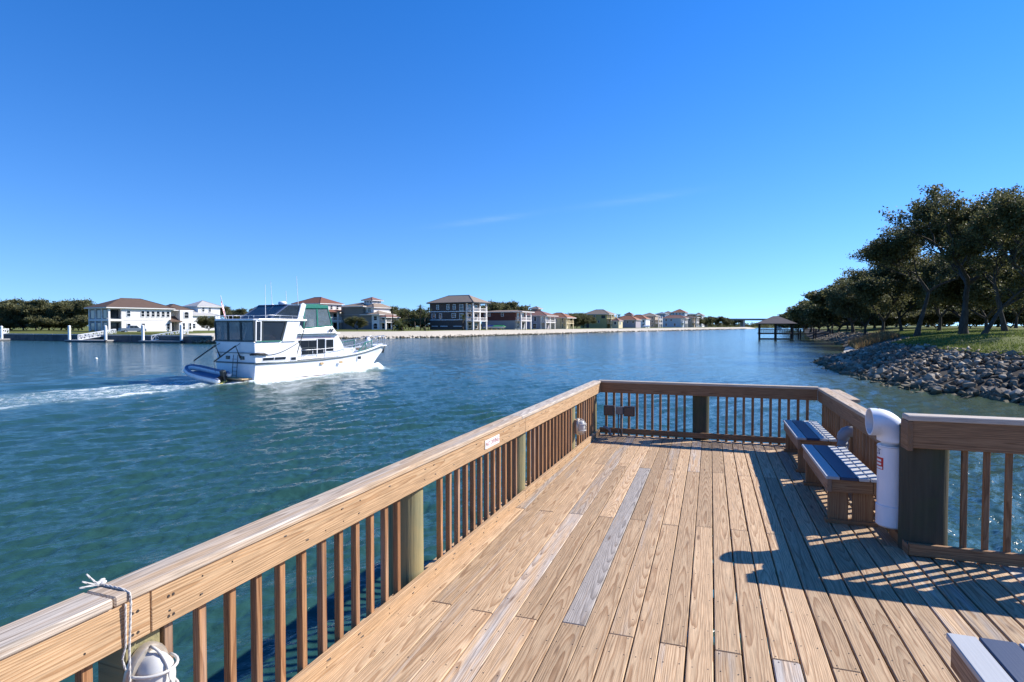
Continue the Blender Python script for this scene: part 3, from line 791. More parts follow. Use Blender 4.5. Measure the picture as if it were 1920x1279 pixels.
# deck house
dh = MB(); dh.sideprism([(3.0, 1.20), (8.3, 1.30), (7.75, 2.30), (7.25, 2.98), (3.0, 2.98)], -1.56, 1.56)
dh.build('deckhouse', M['gel_white'], yacht, bevel=.05)
tk = MB(); tk.prism([(7.9, -1.3), (9.6, -1.05), (9.9, -.7), (9.9, .7), (9.6, 1.05), (7.9, 1.3)], 1.3, 1.86); tk.build('trunk_cabin', M['gel_white'], yacht, bevel=.08)
MB().prism([(2.9, -1.78), (7.2, -1.78), (7.65, -1.45), (7.65, 1.45), (7.2, 1.78), (2.9, 1.78)], 2.97, 3.07).build('house_roof', M['gel_white'], yacht, bevel=.02)
for s_ in (-1, 1):
    y = s_ * 1.565
    def pane(pl, name='saloon_window'):
        f = MB(); n_ = len(pl)
        cx = sum(p[0] for p in pl) / n_; cz = sum(p[1] for p in pl) / n_
        out = [(cx + (x - cx) * 1.0 + (.04 if x > cx else -.04), z + (.04 if z > cz else -.04)) for x, z in pl]
        f.sideprism(out, y, y + s_ * .02); fo = f.build(name, M['frame_dark'], yacht)
        g_ = MB(); g_.sideprism(pl, y, y + s_ * .03); g_.build('pane', M['glass'], fo)
    pane([(4.0, 2.08), (4.55, 2.08), (4.55, 2.52), (3.75, 2.52)]); pane([(4.62, 2.08), (5.25, 2.08), (5.25, 2.52), (4.62, 2.52)])
    pane([(3.98, 1.60), (4.55, 1.60), (4.55, 2.00), (4.05, 2.00)]); pane([(4.62, 1.60), (5.25, 1.60), (5.25, 2.0), (4.62, 2.0)])
    pane([(5.42, 1.62), (6.0, 1.62), (6.0, 2.60), (5.42, 2.60)], 'saloon_door')
    MB().bar((5.33, y, 1.35), (5.33, y + s_ * .03, 2.62), .06, .06).build('door_post', M['gel_white'], yacht)
    MB().bar((6.1, y, 1.35), (6.1, y + s_ * .03, 2.62), .06, .06).build('door_post', M['gel_white'], yacht)
    pane([(6.2, 2.08), (6.82, 2.08), (6.82, 2.54), (6.2, 2.54)]); pane([(6.2, 1.78), (6.82, 1.78), (6.82, 2.02), (6.2, 2.02)])
    MB().box(3.1, 7.0, y + s_ * .0 - .006, y + s_ * .006 + .0, 2.70, 2.73).build('red_stripe', M['faded_red'], yacht)
    MB().box(3.3, 6.9, s_ * 1.785 - .006, s_ * 1.785 + .006, 2.985, 3.055).build('dark_stripe', M['rub'], yacht)
    MB().box(3.3, 6.6, y - .008, y + .008, 2.80, 2.825).build('stripe', M['faded_red'], yacht)
    # hand rails along the side deck up to the bow
    hr = MB(); top = []; mid = []
    for x in np.arange(3.6, 13.3, .5):
        h_ = .72 if x < 9 else .72 + .05 * (x - 9)
        b_ = (x, s_ * (hbx(x) - .06), hsz(x) + .02); t_ = (x, s_ * (hbx(x) - .10), hsz(x) + h_)
        top.append(t_); mid.append((x, s_ * (hbx(x) - .08), hsz(x) + h_ * .5))
        if int(round((x - 3.6) / .5)) % 2 == 0: hr.tube([b_, t_], .014, 6)
    hr.tube(top, .018, 6); hr.tube(mid, .012, 6); hr.build('hand_rail', M['steel'], yacht, smooth=True)
    # netting cloth of the bow rail
    for xa, xb in ((9.3, 10.4), (10.4, 11.5), (11.5, 12.6)):
        q = [(xa, s_ * (hbx(xa) - .09), hsz(xa) + .15), (xb, s_ * (hbx(xb) - .09), hsz(xb) + .15), (xb, s_ * (hbx(xb) - .1), hsz(xb) + .75), (xa, s_ * (hbx(xa) - .1), hsz(xa) + .7)]
        if xa < 9.5: q[3] = (xa + .7, q[3][1], q[3][2])
        if xa < 11: panel(q, 'bow_cloth', M['vinyl'], M['teal'], .045)
    # grab rope drooping along the aft cabin
gr = MB(); gr.tube([(x, -2.0, 2.45 - .75 * math.sin(min(1, (3.4 - x) / 2.4) * 1.57) + .0) for x in np.linspace(3.4, .6, 14)], .02, 6); gr.build('mooring_rope', M['black'], yacht, smooth=True)
fd = MB(); fd.tube([(-.3 + .0, -1.9, 1.75), (.1, -2.06, 1.8), (.6, -2.07, 1.77), (.9, -2.05, 1.70)], [.05, .09, .09, .04], 8); fd.build('hanging_fender', M['black'], yacht, smooth=True)
# windshield
panel([(8.22, -1.2, 1.50), (8.22, 1.2, 1.50), (7.40, 1.15, 2.86), (7.40, -1.15, 2.86)], 'windshield', M['glass'], M['gel_white'], .06)
# flybridge coaming and canvas enclosure
fb = MB(); fb.sideprism([(3.3, 3.05), (7.25, 3.05), (6.75, 3.58), (4.1, 3.36), (3.7, 3.9), (3.3, 3.9)], -1.62, 1.62); fb.build('flybridge', M['gel_white'], yacht, bevel=.05)
for s_ in (-1, 1):
    y = s_ * 1.60
    panel([(4.15, y, 3.42), (5.35, y, 3.50), (5.35, y * .96, 4.82), (4.30, y * .96, 4.80)], 'flybridge_panel', M['vinyl'], M['teal'], .07)
    panel([(5.40, y, 3.50), (6.72, y, 3.60), (6.38, y * .96, 4.84), (5.40, y * .96, 4.82)], 'flybridge_panel', M['vinyl'], M['teal'], .07)
    ar = MB(); ar.sideprism([(3.55, 3.9), (4.0, 3.9), (4.35, 5.05), (4.1, 5.18), (3.9, 5.05)], y - .06, y + .06); ar.build('radar_arch', M['gel_white'], yacht, bevel=.03)
    panel([(1.5, y, 4.10), (3.75, y, 4.10), (3.9, y * .96, 5.02), (2.9, y * .96, 4.98)], 'aft_canvas', M['vinyl_dark'], M['navy'], .05)
    rr2 = MB(); rr2.tube([(-.1, s_ * 1.9, 4.22), (1.2, s_ * 2.02, 4.28), (3.9, s_ * 2.02, 4.22)], .02, 6)
    for x in (-.05, .9, 1.9, 2.9, 3.8): rr2.tube([(x, s_ * 1.98, 4.02), (x, s_ * 1.99, 4.25)], .015, 6)
    rr2.build('hardtop_rail', M['steel'], yacht, smooth=True)
rr2 = MB(); rr2.tube([(-.1, -1.9, 4.24), (-.18, 0, 4.26), (-.1, 1.9, 4.24)], .02, 6)
for y in (-1.6, -.8, 0, .8, 1.6): rr2.tube([(-.14, y, 4.02), (-.14, y, 4.25)], .015, 6)
rr2.build('hardtop_rail', M['steel'], yacht, smooth=True)
panel([(6.74, -1.5, 3.62), (6.74, 1.5, 3.62), (6.42, 1.45, 4.82), (6.42, -1.45, 4.82)], 'flybridge_front', M['vinyl'], M['teal'], .07)
panel([(1.5, -1.5, 4.10), (1.5, 1.5, 4.10), (2.9, 1.45, 4.98), (2.9, -1.45, 4.98)], 'aft_canvas', M['vinyl_dark'], M['navy'], .05)
bt = MB(); bt.sideprism([(4.15, 4.80), (6.42, 4.84), (6.36, 5.06), (5.3, 5.12), (4.2, 5.08)], -1.62, 1.62); bt.build('bimini_top', M['teal'], yacht, bevel=.03)
MB().box(2.85, 4.1, -1.5, 1.5, 4.98, 5.04).build('aft_bimini', M['navy'], yacht, bevel=.02)
MB().box(5.2, 5.7, -.9, .9, 3.3, 4.2).build('helm_console', M['white'], yacht, bevel=.05)
for y in (-.7, .6): MB().box(4.4, 4.9, y - .3, y + .3, 3.3, 4.25).build('helm_seat', M['navy'], yacht, bevel=.05)
for (x, y, z0, z1, lean) in ((3.75, -1.55, 5.0, 7.0, -.12), (4.0, 1.5, 5.0, 6.8, -.1), (3.4, -.8, 5.05, 6.0, -.05), (1.4, -1.2, 4.1, 6.3, 0)):
    MB().tube([(x, y, z0), (x + lean, y, z1)], [.02, .012], 6).build('antenna', M['white'], yacht)
rd = MB(); rd.tube([(3.7, 0, 5.05), (3.7, 0, 5.10), (3.7, 0, 5.22), (3.7, 0, 5.30)], [.2, .3, .3, .18], 14); rd.build('radar_dome', M['white'], yacht, smooth=True)
for (x, y) in ((6.4, -1.69), (6.65, -1.66)): MB().tube([(x, y, 3.12), (x + .02, y - .03, 3.3), (x + .1, y - .05, 3.34)], .045, 8).build('spotlight', M['black'], yacht, smooth=True)
# foredeck gear
MB().box(9.9, 11.1, -1.02, -.78, 1.66, 1.86).build('timber_box', M['tan'], yacht, bevel=.02)
wd = MB(); wd.tube([(12.1, 0, 1.8), (12.1, 0, 2.45), (12.15, 0, 2.6)], [.22, .20, .12], 12); wd.build('anchor_windlass', M['white'], yacht, smooth=True)
pu = MB(); pu.prism([(12.6, -.5), (14.1, -.22), (14.2, 0), (14.1, .22), (12.6, .5)], 1.84, 1.95); pu.build('bow_pulpit', M['gel_white'], yacht, bevel=.03)
pr = MB(); pr.tube([(12.4, -.55, 2.62), (13.6, -.32, 2.72), (14.1, 0, 2.74), (13.6, .32, 2.72), (12.4, .55, 2.62)], .02, 6)
for q in ((13.3, -.38), (13.3, .38), (14.05, -.1), (14.05, .1)): pr.tube([(q[0], q[1], 1.92), (q[0], q[1], 2.7)], .016, 6)
pr.build('pulpit_rail', M['steel'], yacht, smooth=True)
MB().tube([(14.15, 0, 1.86), (13.95, 0, 1.55), (13.8, 0, 1.3)], [.05, .06, .10], 8).build('anchor', M['frame_dark'], yacht, smooth=True)
# swim platform, ladder, davits
MB().box(-.75, 0, -1.7, 1.7, .18, .26).build('swim_platform', M['tan'], yacht, bevel=.02)
ld = MB()
for y in (-.45, .0): ld.tube([(-.25, y, .25), (-.12, y, 1.7)], .02, 6)
for z in np.arange(.4, 1.7, .26): ld.tube([(-.22, -.45, z), (-.22, 0, z)], .018, 6)
ld.build('stern_ladder', M['frame_dark'], yacht)
for y in (-.55, 1.55):
    dv = MB(); dv.tube([(-.02, y, 1.5), (-.35, y, 2.3), (-1.6, y + .35, 1.35)], .045, 7); dv.tube([(-.02, y, 2.45), (-1.6, y + .35, 1.35)], .02, 6)
    dv.tube([(-1.6, y + .35, 1.35), (-1.55, y + .3, .7)], .012, 5)
    dv.build('davit', M['frame_dark'], yacht, smooth=True)
# flag on its staff
fl = empty('ensign_flag', yacht.matrix_basis @ Vector((-.2, .55, 4.0)), R(60)); tag(fl, 'limp striped ensign on a staff above the yacht hardtop', 'flag')
MB().tube([(0, 0, 0), (-.25, .22, 1.55)], .018, 6).build('staff', M['white'], fl)
t = NT('ensign_cloth'); uvn = t.n('ShaderNodeUVMap'); sp_ = t.n('ShaderNodeSeparateXYZ'); t.l(uvn.outputs[0], sp_.inputs[0])
strp = t.math('GREATER_THAN', t.math('FRACT', t.math('MULTIPLY', sp_.outputs[1], 6.5)), .5)
c = t.mix(strp, (.55, .03, .04), (.78, .76, .74))
can = t.math('MULTIPLY', t.math('LESS_THAN', sp_.outputs[0], .42), t.math('GREATER_THAN', sp_.outputs[1], .46))
sv = t.n('ShaderNodeTexVoronoi'); t.l(t.vmul(uvn.outputs[0], (22, 16, 1)), sv.inputs['Vector']); sv.inputs['Scale'].default_value = 1
c = t.mix(can, c, t.mix(t.math('LESS_THAN', sv.outputs['Distance'], .25), (.02, .03, .12), (.7, .7, .7)))
M['ensign'] = t.done(c, .8)
nu, nv = 18, 12; vs = []; uvs = []
for i in range(nu + 1):
    for j in range(nv + 1):
        a, b = i / nu, j / nv                                    # a along the fly, b up the hoist
        hx, hy, hz = -.25 * (.45 + .55 * b), .22 * (.45 + .55 * b), 1.52 * (.45 + .55 * b)
        fold = .055 * math.sin(a * 13 + b * 2) * (a ** .5)
        vs.append((hx - .05 * a + fold, hy - .18 * a + fold * .8, hz - .62 * a - .05 * a * a)); uvs.append((a, b))
me = bpy.data.meshes.new('cloth'); fs = [(i * (nv + 1) + j, (i + 1) * (nv + 1) + j, (i + 1) * (nv + 1) + j + 1, i * (nv + 1) + j + 1) for i in range(nu) for j in range(nv)]
me.from_pydata(vs, [], fs); ul = me.uv_layers.new(name='UVMap')
for lp in me.loops: ul.data[lp.index].uv = uvs[lp.vertex_index]
me.materials.append(M['ensign']); cl = link('cloth', me, None, fl); autosmooth(cl, 80)
cl.modifiers.new('thick', 'SOLIDIFY').thickness = .006
# inflatable dinghy hung across the stern
dg = empty('inflatable_dinghy', yacht.matrix_basis @ Vector((-1.5, .75, .52)), R(60)); dg.scale = (.86,) * 3; dg.rotation_euler = (R(9), R(-22), R(60) + R(8))
tag(dg, 'blue and white inflatable dinghy hung from the yacht stern davits', 'dinghy')
for s_ in (-1, 1):
    tb = MB(); pth = [(s_ * .55, -1.75, .0), (s_ * .55, -1.5, 0), (s_ * .56, 0, 0), (s_ * .5, 1.0, .05), (s_ * .3, 1.55, .14), (0, 1.78, .18)]
    tb.tube(pth, [.10, .22, .23, .23, .22, .20], 14); tb.build('tube', M['tube_grey'], dg, smooth=True)
    st = MB(); st.tube([(x * .96, y, z + .13) for x, y, z in pth], [.03, .135, .14, .14, .13, .11], 10); st.build('tube_cover', M['bluegrey'], dg, smooth=True)
MB().prism([(-.45, -1.5), (.45, -1.5), (.45, .9), (0, 1.6), (-.45, .9)], -.16, -.08).build('floor', M['bluegrey'], dg)
MB().box(-.5, .5, -1.55, -1.48, -.18, .22).build('transom_board', M['black'], dg)
ob = MB(); ob.box(-.15, .15, -1.85, -1.5, .2, .62); ob.box(-.06, .06, -1.75, -1.62, -.5, .25); o = ob.build('outboard_motor', M['frame_dark'], dg, bevel=.04)
MB().prism([(-.5, -1.75), (.15, -1.75), (.2, -1.25), (-.5, -1.2)], -.34, -.24).build('yellow_pad', M['yellow'], dg, bevel=.03)
for y in (-.9, 0, .9):
    MB().tube([(.75, y - .2, .02), (.8, y, .06), (.75, y + .2, .02)], .012, 6).build('grab_line', M['black'], dg)
# small white float
fb_ = empty('mooring_float', (-44.4, 62.0, 0)); fb_.scale = (.55,) * 3; tag(fb_, 'small white float bobbing on the water left of the yacht', 'buoy')
MB().tube([(0, 0, -.1), (0, 0, .02), (0, 0, .2), (0, 0, .32), (0, 0, .36)], [.1, .22, .25, .16, .02], 14).build('body', M['white'], fb_, smooth=True)
MB().tube([(0, 0, .34), (0, 0, .46)], .03, 8).build('eye', M['frame_dark'], fb_)

# ------------------------------------------------------------------ terrain
def ground_px(x, y, z=0.0):
    """point at height z seen from the survey position (camera) at photo pixel x,y: used to lay out the shore in metres"""
    th = math.atan(29 / 1090.0); a = (x - 960) / 1090; b = -(y - 639.5) / 1090
    r = Vector((a, math.cos(th) + b * math.sin(th), -math.sin(th) + b * math.cos(th)))
    k = (z - cam.location.z) / r.z
    return cam.location + r * k
def at(x, d, z=0.0): return Vector(((x - 960) / 1090 * d, d, z))

def strip_land(name, shore, off, profile, mat, fine=1):
    """shore: list of xy; off: landward direction; profile: (distance, height)"""
    pts = []
    for a, b in zip(shore[:-1], shore[1:]):
        n = max(1, int((Vector(b) - Vector(a)).length / (6.0 / fine)))
        for i in range(n): pts.append(Vector(a).lerp(Vector(b), i / n))
    pts.append(Vector(shore[-1]))
    o = Vector(off).normalized(); vs = []; k = len(profile)
    for p in pts:
        for d, z in profile:
            q = p + o * d
            nz = (mnoise.noise((q.x * .13, q.y * .13, 3)) * .14 + mnoise.noise((q.x * .5, q.y * .5, 7)) * .05) if 1 < d < 60 else 0
            wob = mnoise.noise((p.x * .12, p.y * .12, d)) * min(1.0, d * .2) * .6
            vs.append((q.x + o.x * wob, q.y + o.y * wob, z + nz))
    fs = [(i * k + j, (i + 1) * k + j, (i + 1) * k + j + 1, i * k + j + 1) for i in range(len(pts) - 1) for j in range(k - 1)]
    mb = MB(); mb.add(vs, fs); ob = mb.build(name, mat, smooth=True)
    return ob

def ground_mat(name, c1, c2, c3, sc=.35, rough=.95, bump=.3):
    t = NT(name); co = t.n('ShaderNodeNewGeometry').outputs['Position']
    a = t.noise(co, sc, 5, .6); b = t.noise(co, sc * 9, 4, .65)
    c = t.mix(a, c1, c2); c = t.mix(t.ramp(b, [(.42, 0), (.68, .7)]), c, c3)
    t.bump(b, bump, .08); return t.done(c, rough, Specular_IOR_Level=.15)
M['sand'] = ground_mat('beach_sand', (.56, .50, .40), (.50, .445, .36), (.40, .35, .27), .2)
M['lawn'] = ground_mat('lawn_grass', (.115, .13, .030), (.155, .16, .040), (.07, .088, .024), .25)
M['soil'] = ground_mat('bank_soil', (.045, .038, .03), (.06, .05, .04), (.03, .026, .022), .4)
M['stone'] = None
t = NT('revetment_stone'); co = t.n('ShaderNodeNewGeometry').outputs['Position']; oi = t.math('FRACT', t.math('ADD', t.n('ShaderNodeNewGeometry').outputs['Random Per Island'], t.n('ShaderNodeObjectInfo').outputs['Random']))
c = t.mix(t.noise(co, 3.5, 5, .65), (.15, .115, .08), (.33, .275, .205)); c = t.mix(t.ramp(oi, [(0, .75), (.5, .25), (.8, 0)]), c, (.06, .048, .036)); c = t.mix(t.ramp(oi, [(.75, 0), (1, .6)]), c, (.46, .42, .35))
sepz = t.n('ShaderNodeSeparateXYZ'); t.l(co, sepz.inputs[0])
c = t.mix(t.ramp(sepz.outputs[2], [(.05, .75), (.45, 0)]), c, (.075, .07, .035))       # weed below the tide line
t.bump(t.noise(co, 9, 4, .6), .5, .05); M['stone'] = t.done(c, .85, Specular_IOR_Level=.2)

# far bank: bulkhead on the left, then a sand and rubble beach running away to the bridge
bank = [ground_px(x, y) for x, y in ((-420, 634.0), (-150, 636.2), (0, 637.4), (140, 639.6), (290, 642.8), (402, 644.2))]
bank = [(p.x, p.y) for p in bank]
beach = [ground_px(x, y) for x, y in ((402, 644.2), (440, 641.5), (520, 638.2), (640, 635.3), (740, 634.4), (840, 632.8), (923, 629.6), (1060, 626.0), (1144, 622.9), (1240, 621.0), (1300, 619.4), (1350, 618.0), (1400, 617.2))]
beach = [(p.x, p.y) for p in beach]; beach.append((beach[-1][0] + 60, beach[-1][1] + 120))
OFFB = (-.87, .5)
g = strip_land('far_bank_lawn', bank, OFFB, [(.35, 1.2), (.5, 1.55), (12, 1.75), (40, 1.9), (900, 2.2)], M['lawn']); tag(g, kind='structure')
g = strip_land('beach', beach, OFFB, [(-1.5, -.6), (1, .3), (3, .8), (6, 1.35), (9.5, 1.72), (12.5, 1.84)], M['sand']); tag(g, kind='structure')
g = strip_land('far_bank_ground', beach, OFFB, [(12, 1.80), (14, 1.90), (40, 1.98), (140, 2.1), (1400, 2.6)], M['lawn']); tag(g, kind='structure')
# bulkhead
sw = empty('sea_wall', (bank[2][0], bank[2][1], 0)); tag(sw, 'long dark concrete sea wall along the left bank', 'wall')
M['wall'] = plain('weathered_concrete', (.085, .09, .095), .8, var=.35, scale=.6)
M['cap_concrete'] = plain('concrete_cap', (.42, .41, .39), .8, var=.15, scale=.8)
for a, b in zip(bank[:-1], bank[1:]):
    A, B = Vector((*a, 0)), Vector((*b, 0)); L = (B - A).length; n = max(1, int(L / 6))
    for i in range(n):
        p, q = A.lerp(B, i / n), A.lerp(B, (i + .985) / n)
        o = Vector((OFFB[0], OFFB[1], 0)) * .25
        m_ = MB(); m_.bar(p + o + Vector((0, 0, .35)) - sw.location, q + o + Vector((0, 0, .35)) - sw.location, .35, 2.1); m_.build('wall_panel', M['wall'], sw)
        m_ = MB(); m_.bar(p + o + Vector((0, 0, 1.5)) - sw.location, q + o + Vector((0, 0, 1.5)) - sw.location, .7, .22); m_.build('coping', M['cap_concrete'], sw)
# right bank
rshore = [(58, -40), (40, -12), (30, 6), (25.2, 18), (23.3, 26.5), (22.1, 31.7), (23.3, 39.4), (26.0, 48.0), (29.6, 57.2), (36, 66), (44, 76), (49, 84), (55, 98), (66, 118), (73.2, 133), (77, 150), (98, 195), (131, 261), (190, 380), (260, 520), (330, 640), (420, 760)]
OFFR = (.93, -.37)
g = strip_land('right_bank', rshore, OFFR, [(-1.6, -.9), (0, -.25), (1.5, .22), (3.5, .85), (5.6, 1.50), (7.0, 1.85)], M['soil'], 3); tag(g, kind='structure')
g = strip_land('right_lawn', rshore, OFFR, [(6.2, 1.62), (7.4, 1.96), (9, 2.22), (12, 2.62), (18, 2.95), (30, 3.08), (70, 3.2), (400, 3.6)], M['lawn'], 3); tag(g, kind='structure')
# far shore closing the view beyond the bridge
g = strip_land('far_shore', [(900, 1000), (420, 960), (200, 900), (60, 930), (-60, 1000)], (0, 1), [(-4, -.4), (3, 1.0), (40, 2.5), (900, 5)], M['lawn']); tag(g, kind='structure')

# ------------------------------------------------------------------ rocks
def rock_mesh(seed, n=13):
    r = random.Random(seed); bm = bmesh.new()
    for i in range(n):
        v = Vector((r.gauss(0, 1), r.gauss(0, 1), r.gauss(0, 1))).normalized() * r.uniform(.75, 1.05)
        bm.verts.new((v.x * 1.0, v.y * .78, v.z * .68))
    bmesh.ops.convex_hull(bm, input=bm.verts)
    loose = [v for v in bm.verts if not v.link_faces]
    bmesh.ops.delete(bm, geom=loose, context='VERTS')
    bmesh.ops.triangulate(bm, faces=bm.faces)
    me = bpy.data.meshes.new('rock'); bm.to_mesh(me); bm.free(); me.materials.append(M['stone']); return me
rocks = [rock_mesh(i) for i in range(9)]
rev = empty('rock_revetment', (24.5, 32, .3)); tag(rev, 'grey rubble rock slope along the right bank below the lawn', 'rocks')
rk = random.Random(3); cand = []
off = Vector((*OFFR, 0))
for a, b in zip(rshore[2:15], rshore[3:16]):
    A, B = Vector((*a, 0)), Vector((*b, 0)); L = (B - A).length
    for i in range(int(L * 7.5 / .13)):
        p = A.lerp(B, rk.random()); d = rk.uniform(-.5, 7.0)
        if 76 < p.y < 108 and d < 3.2: continue          # little beach
        z = np.interp(d, [-1.6, 0, 1.5, 3.5, 5.6, 7.0], [-.9, -.25, .22, .85, 1.50, 1.85])
        sz_ = rk.uniform(.13, .29) * (1.25 if d < 2 else 1.0) * (1.0 + .5 * (rk.random() ** 3))
        cand.append((p + off * d + Vector((0, 0, float(z) + rk.uniform(.0, .16))), sz_))
cand.sort(key=lambda q: -(q[1] / max(10, q[0].length) if abs(q[0].x / max(.1, q[0].y)) < .95 and q[0].y > 8 else 0))
def rock_rot(): return (rk.uniform(-.9, .9), rk.uniform(-.9, .9), rk.uniform(0, 6.28))
for p, s_ in cand[:300]:
    o = link('rock', rocks[rk.randrange(9)], None, rev, p - rev.location, rock_rot()); o.scale = (s_ * rk.uniform(.9, 1.3), s_, s_ * rk.uniform(.8, 1.2))
def joined_rocks(items, name, parent=None):
    V = []; F = []; base = 0
    rv = [(np.array([v.co[:] for v in m.vertices]), np.array([p.vertices[:] for p in m.polygons])) for m in rocks]
    for p, s_ in items:
        v, f = rv[rk.randrange(9)]
        from mathutils import Euler
        m3 = np.array(Euler(rock_rot()).to_matrix())
        V.append((v * np.array([s_ * rk.uniform(.9, 1.3), s_, s_])) @ m3.T + np.array(p[:])); F.append(f + base); base += len(v)
    me = fast_mesh(name, np.concatenate(V), np.concatenate(F)); me.materials.append(M['stone'])
    return link(name, me, None, parent)
o = joined_rocks([(p - rev.location, s_) for p, s_ in cand[300:]], 'smaller_rocks', rev); tag(o, kind='stuff')
items = []
for a, b in zip(beach[:-2], beach[1:-1]):
    A, B = Vector((*a, 0)), Vector((*b, 0)); L = (B - A).length
    near = 1.0 if A.y < 230 else .5
    for i in range(int(L * 5.5 * near)):
        d = abs(rk.gauss(0, 1.3)); p = A.lerp(B, rk.random()) + Vector((*OFFB, 0)) * (d - .4)
        items.append((p + Vector((0, 0, .05 + .17 * d)), rk.uniform(.16, .5) / (.7 + .3 * near)))
for i in range(130):
    p = Vector((*bank[-1], 0)).lerp(Vector((*bank[-2], 0)), rk.uniform(-.2, .35)) - Vector((*OFFB, 0)) * rk.uniform(-.3, 2.5)
    items.append((p + Vector((0, 0, rk.uniform(0, .7))), rk.uniform(.3, .6)))
o = joined_rocks(items, 'beach_rubble'); tag(o, 'band of dark and pale rubble along the far beach waterline', 'rubble', kind='stuff')

# ------------------------------------------------------------------ vegetation
def leaf_mat(name, c1, c2, c3):
    t = NT(name); g_ = t.n('ShaderNodeNewGeometry'); rpi = g_.outputs['Random Per Island']
    big = t.noise(g_.outputs['Position'], .7, 3)
    c = t.ramp(rpi, [(0, c1), (.55, c2), (1, c3)])
    c = t.mix(t.ramp(big, [(.35, .0), (.7, .45)]), c, tuple(k * 1.35 for k in c2))
    tr = t.n('ShaderNodeBsdfTranslucent'); t.l(c, tr.inputs[0])
    mx = t.n('ShaderNodeMixShader'); mx.inputs[0].default_value = .38
    t.done(c, .6, Specular_IOR_Level=.25)
    out = [n for n in t.t.nodes if n.type == 'OUTPUT_MATERIAL'][0]
    t.l(t.b.outputs[0], mx.inputs[1]); t.l(tr.outputs[0], mx.inputs[2]); t.l(mx.outputs[0], out.inputs[0])
    return t.m
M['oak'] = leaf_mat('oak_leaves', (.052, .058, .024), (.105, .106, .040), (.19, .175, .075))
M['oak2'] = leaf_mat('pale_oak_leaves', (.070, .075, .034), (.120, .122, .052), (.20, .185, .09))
M['palm'] = leaf_mat('palm_fronds', (.035, .045, .015), (.065, .08, .022), (.12, .13, .05))
M['reed'] = leaf_mat('marsh_grass', (.12, .075, .04), (.20, .13, .06), (.28, .22, .09))
M['grass'] = leaf_mat('grass_blades', (.07, .10, .02), (.12, .15, .03), (.19, .20, .06))
t = NT('oak_bark'); co = t.objco(); f1 = t.noise(t.vmul(co, (7, 7, 1.5)), 1, 5, .65)
t.bump(f1, .6, .05); M['bark'] = t.done(t.ramp(f1, [(.3, (.032, .027, .022)), (.7, (.095, .082, .068))]), .9, Specular_IOR_Level=.15)

def tree_meshes(seed, H, spread, trunk_h, leaf, per, lean=0.0, rad=None, levels=4, clump=.045):
    """returns trunk mesh and crown mesh of an oak"""
    r = random.Random(seed); g_ = np.random.default_rng(seed)
    mb = MB(); tips = []
    rad = rad or H * .028
    def grow(p, d, length, r0, lev):
        n = 4; pts = [p]; q = p.copy(); dd = d.copy()
        for i in range(n):
            dd = (dd + Vector((r.gauss(0, .16 if lev else .07), r.gauss(0, .16 if lev else .07), r.gauss(0, .10) + (.06 if lev > 1 else 0)))).normalized()
            q = q + dd * (length / n); pts.append(q.copy())
        rr0 = [r0 * (1 - .45 * i / n) for i in range(n + 1)]
        if lev == 0: rr0[0] *= 1.5; rr0[1] *= 1.05
        mb.tube(pts, rr0, 9 if lev < 2 else 4, cap=False)
        if lev >= levels - 1:
            tips.append(pts[-1]); tips.append(pts[-2])
        if lev >= levels: return
        if lev == levels - 1: tips.append(pts[2])
        kids = r.randint(3, 4) if lev == 0 else r.randint(2, 3)
        a0 = r.uniform(0, 6.28)
        for k in range(kids):
            a = a0 + 6.283 * k / kids + r.uniform(-.5, .5)
            side = Vector((math.cos(a), math.sin(a), 0))
            up = (.55 + r.uniform(-.2, .35)) if lev == 0 else r.uniform(-.05, .75)
            nd = (dd * (.35 if lev == 0 else .75) + side * spread * r.uniform(.75, 1.15) + Vector((0, 0, up * .8))).normalized()
            grow(pts[-1] if k else pts[-1], nd, length * r.uniform(.62, .85) * (1.0 if lev else LS), r0 * .6, lev + 1)
            if lev >= 1 and r.random() < .45:
                nd = (dd * .5 + side * -spread + Vector((0, 0, .3))).normalized()
                grow(pts[2], nd, length * .55, r0 * .4, max(lev + 1, levels - 1))
    LS = (H - trunk_h) * .40 / trunk_h
    grow(Vector((0, 0, -.3)), Vector((lean, lean * .2, 1)).normalized(), trunk_h + .3, rad, 0)
    zmax = max(p.z for p in tips); k = H / (zmax + .5)
    mb.v = [(x * k, y * k, z * k) for x, y, z in mb.v]
    trunk = mb.mesh('trunk', True); trunk.materials.append(M['bark'])
    T = np.array([p[:] for p in tips]) * k
    C = np.repeat(T, per, axis=0)
    rc = H * clump
    C = C + g_.normal(0, 1, C.shape) * np.array([rc, rc, rc * .62])
    N = len(C); a = g_.normal(0, 1, (N, 3)); a /= np.linalg.norm(a, axis=1)[:, None]
    b = np.cross(a, g_.normal(0, 1, (N, 3))); b /= np.linalg.norm(b, axis=1)[:, None]
    s_ = leaf * g_.uniform(.6, 1.35, (N, 1))
    V = np.stack([C - a * s_, C + b * s_ * .55, C + a * s_, C - b * s_ * .55], 1).reshape(-1, 3)
    F = np.arange(N * 4).reshape(-1, 4)
    crown = fast_mesh('crown', V, F)
    return trunk, crown
def plant_tree(proto, loc, label, name='oak_tree', cat='tree', scale=1.0, rz=0.0, group=None, mat='oak', sz=None):
    e = empty(name, loc, rz); e.scale = (scale, scale, sz or scale); tag(e, label, cat, group)
    tr, cr = proto
    if not cr.materials: cr.materials.append(M[mat])
    elif cr.materials[0] != M[mat]:
        cr = cr.copy(); cr.materials[0] = M[mat]
    link('trunk', tr, None, e); link('crown', cr, None, e)
    return e
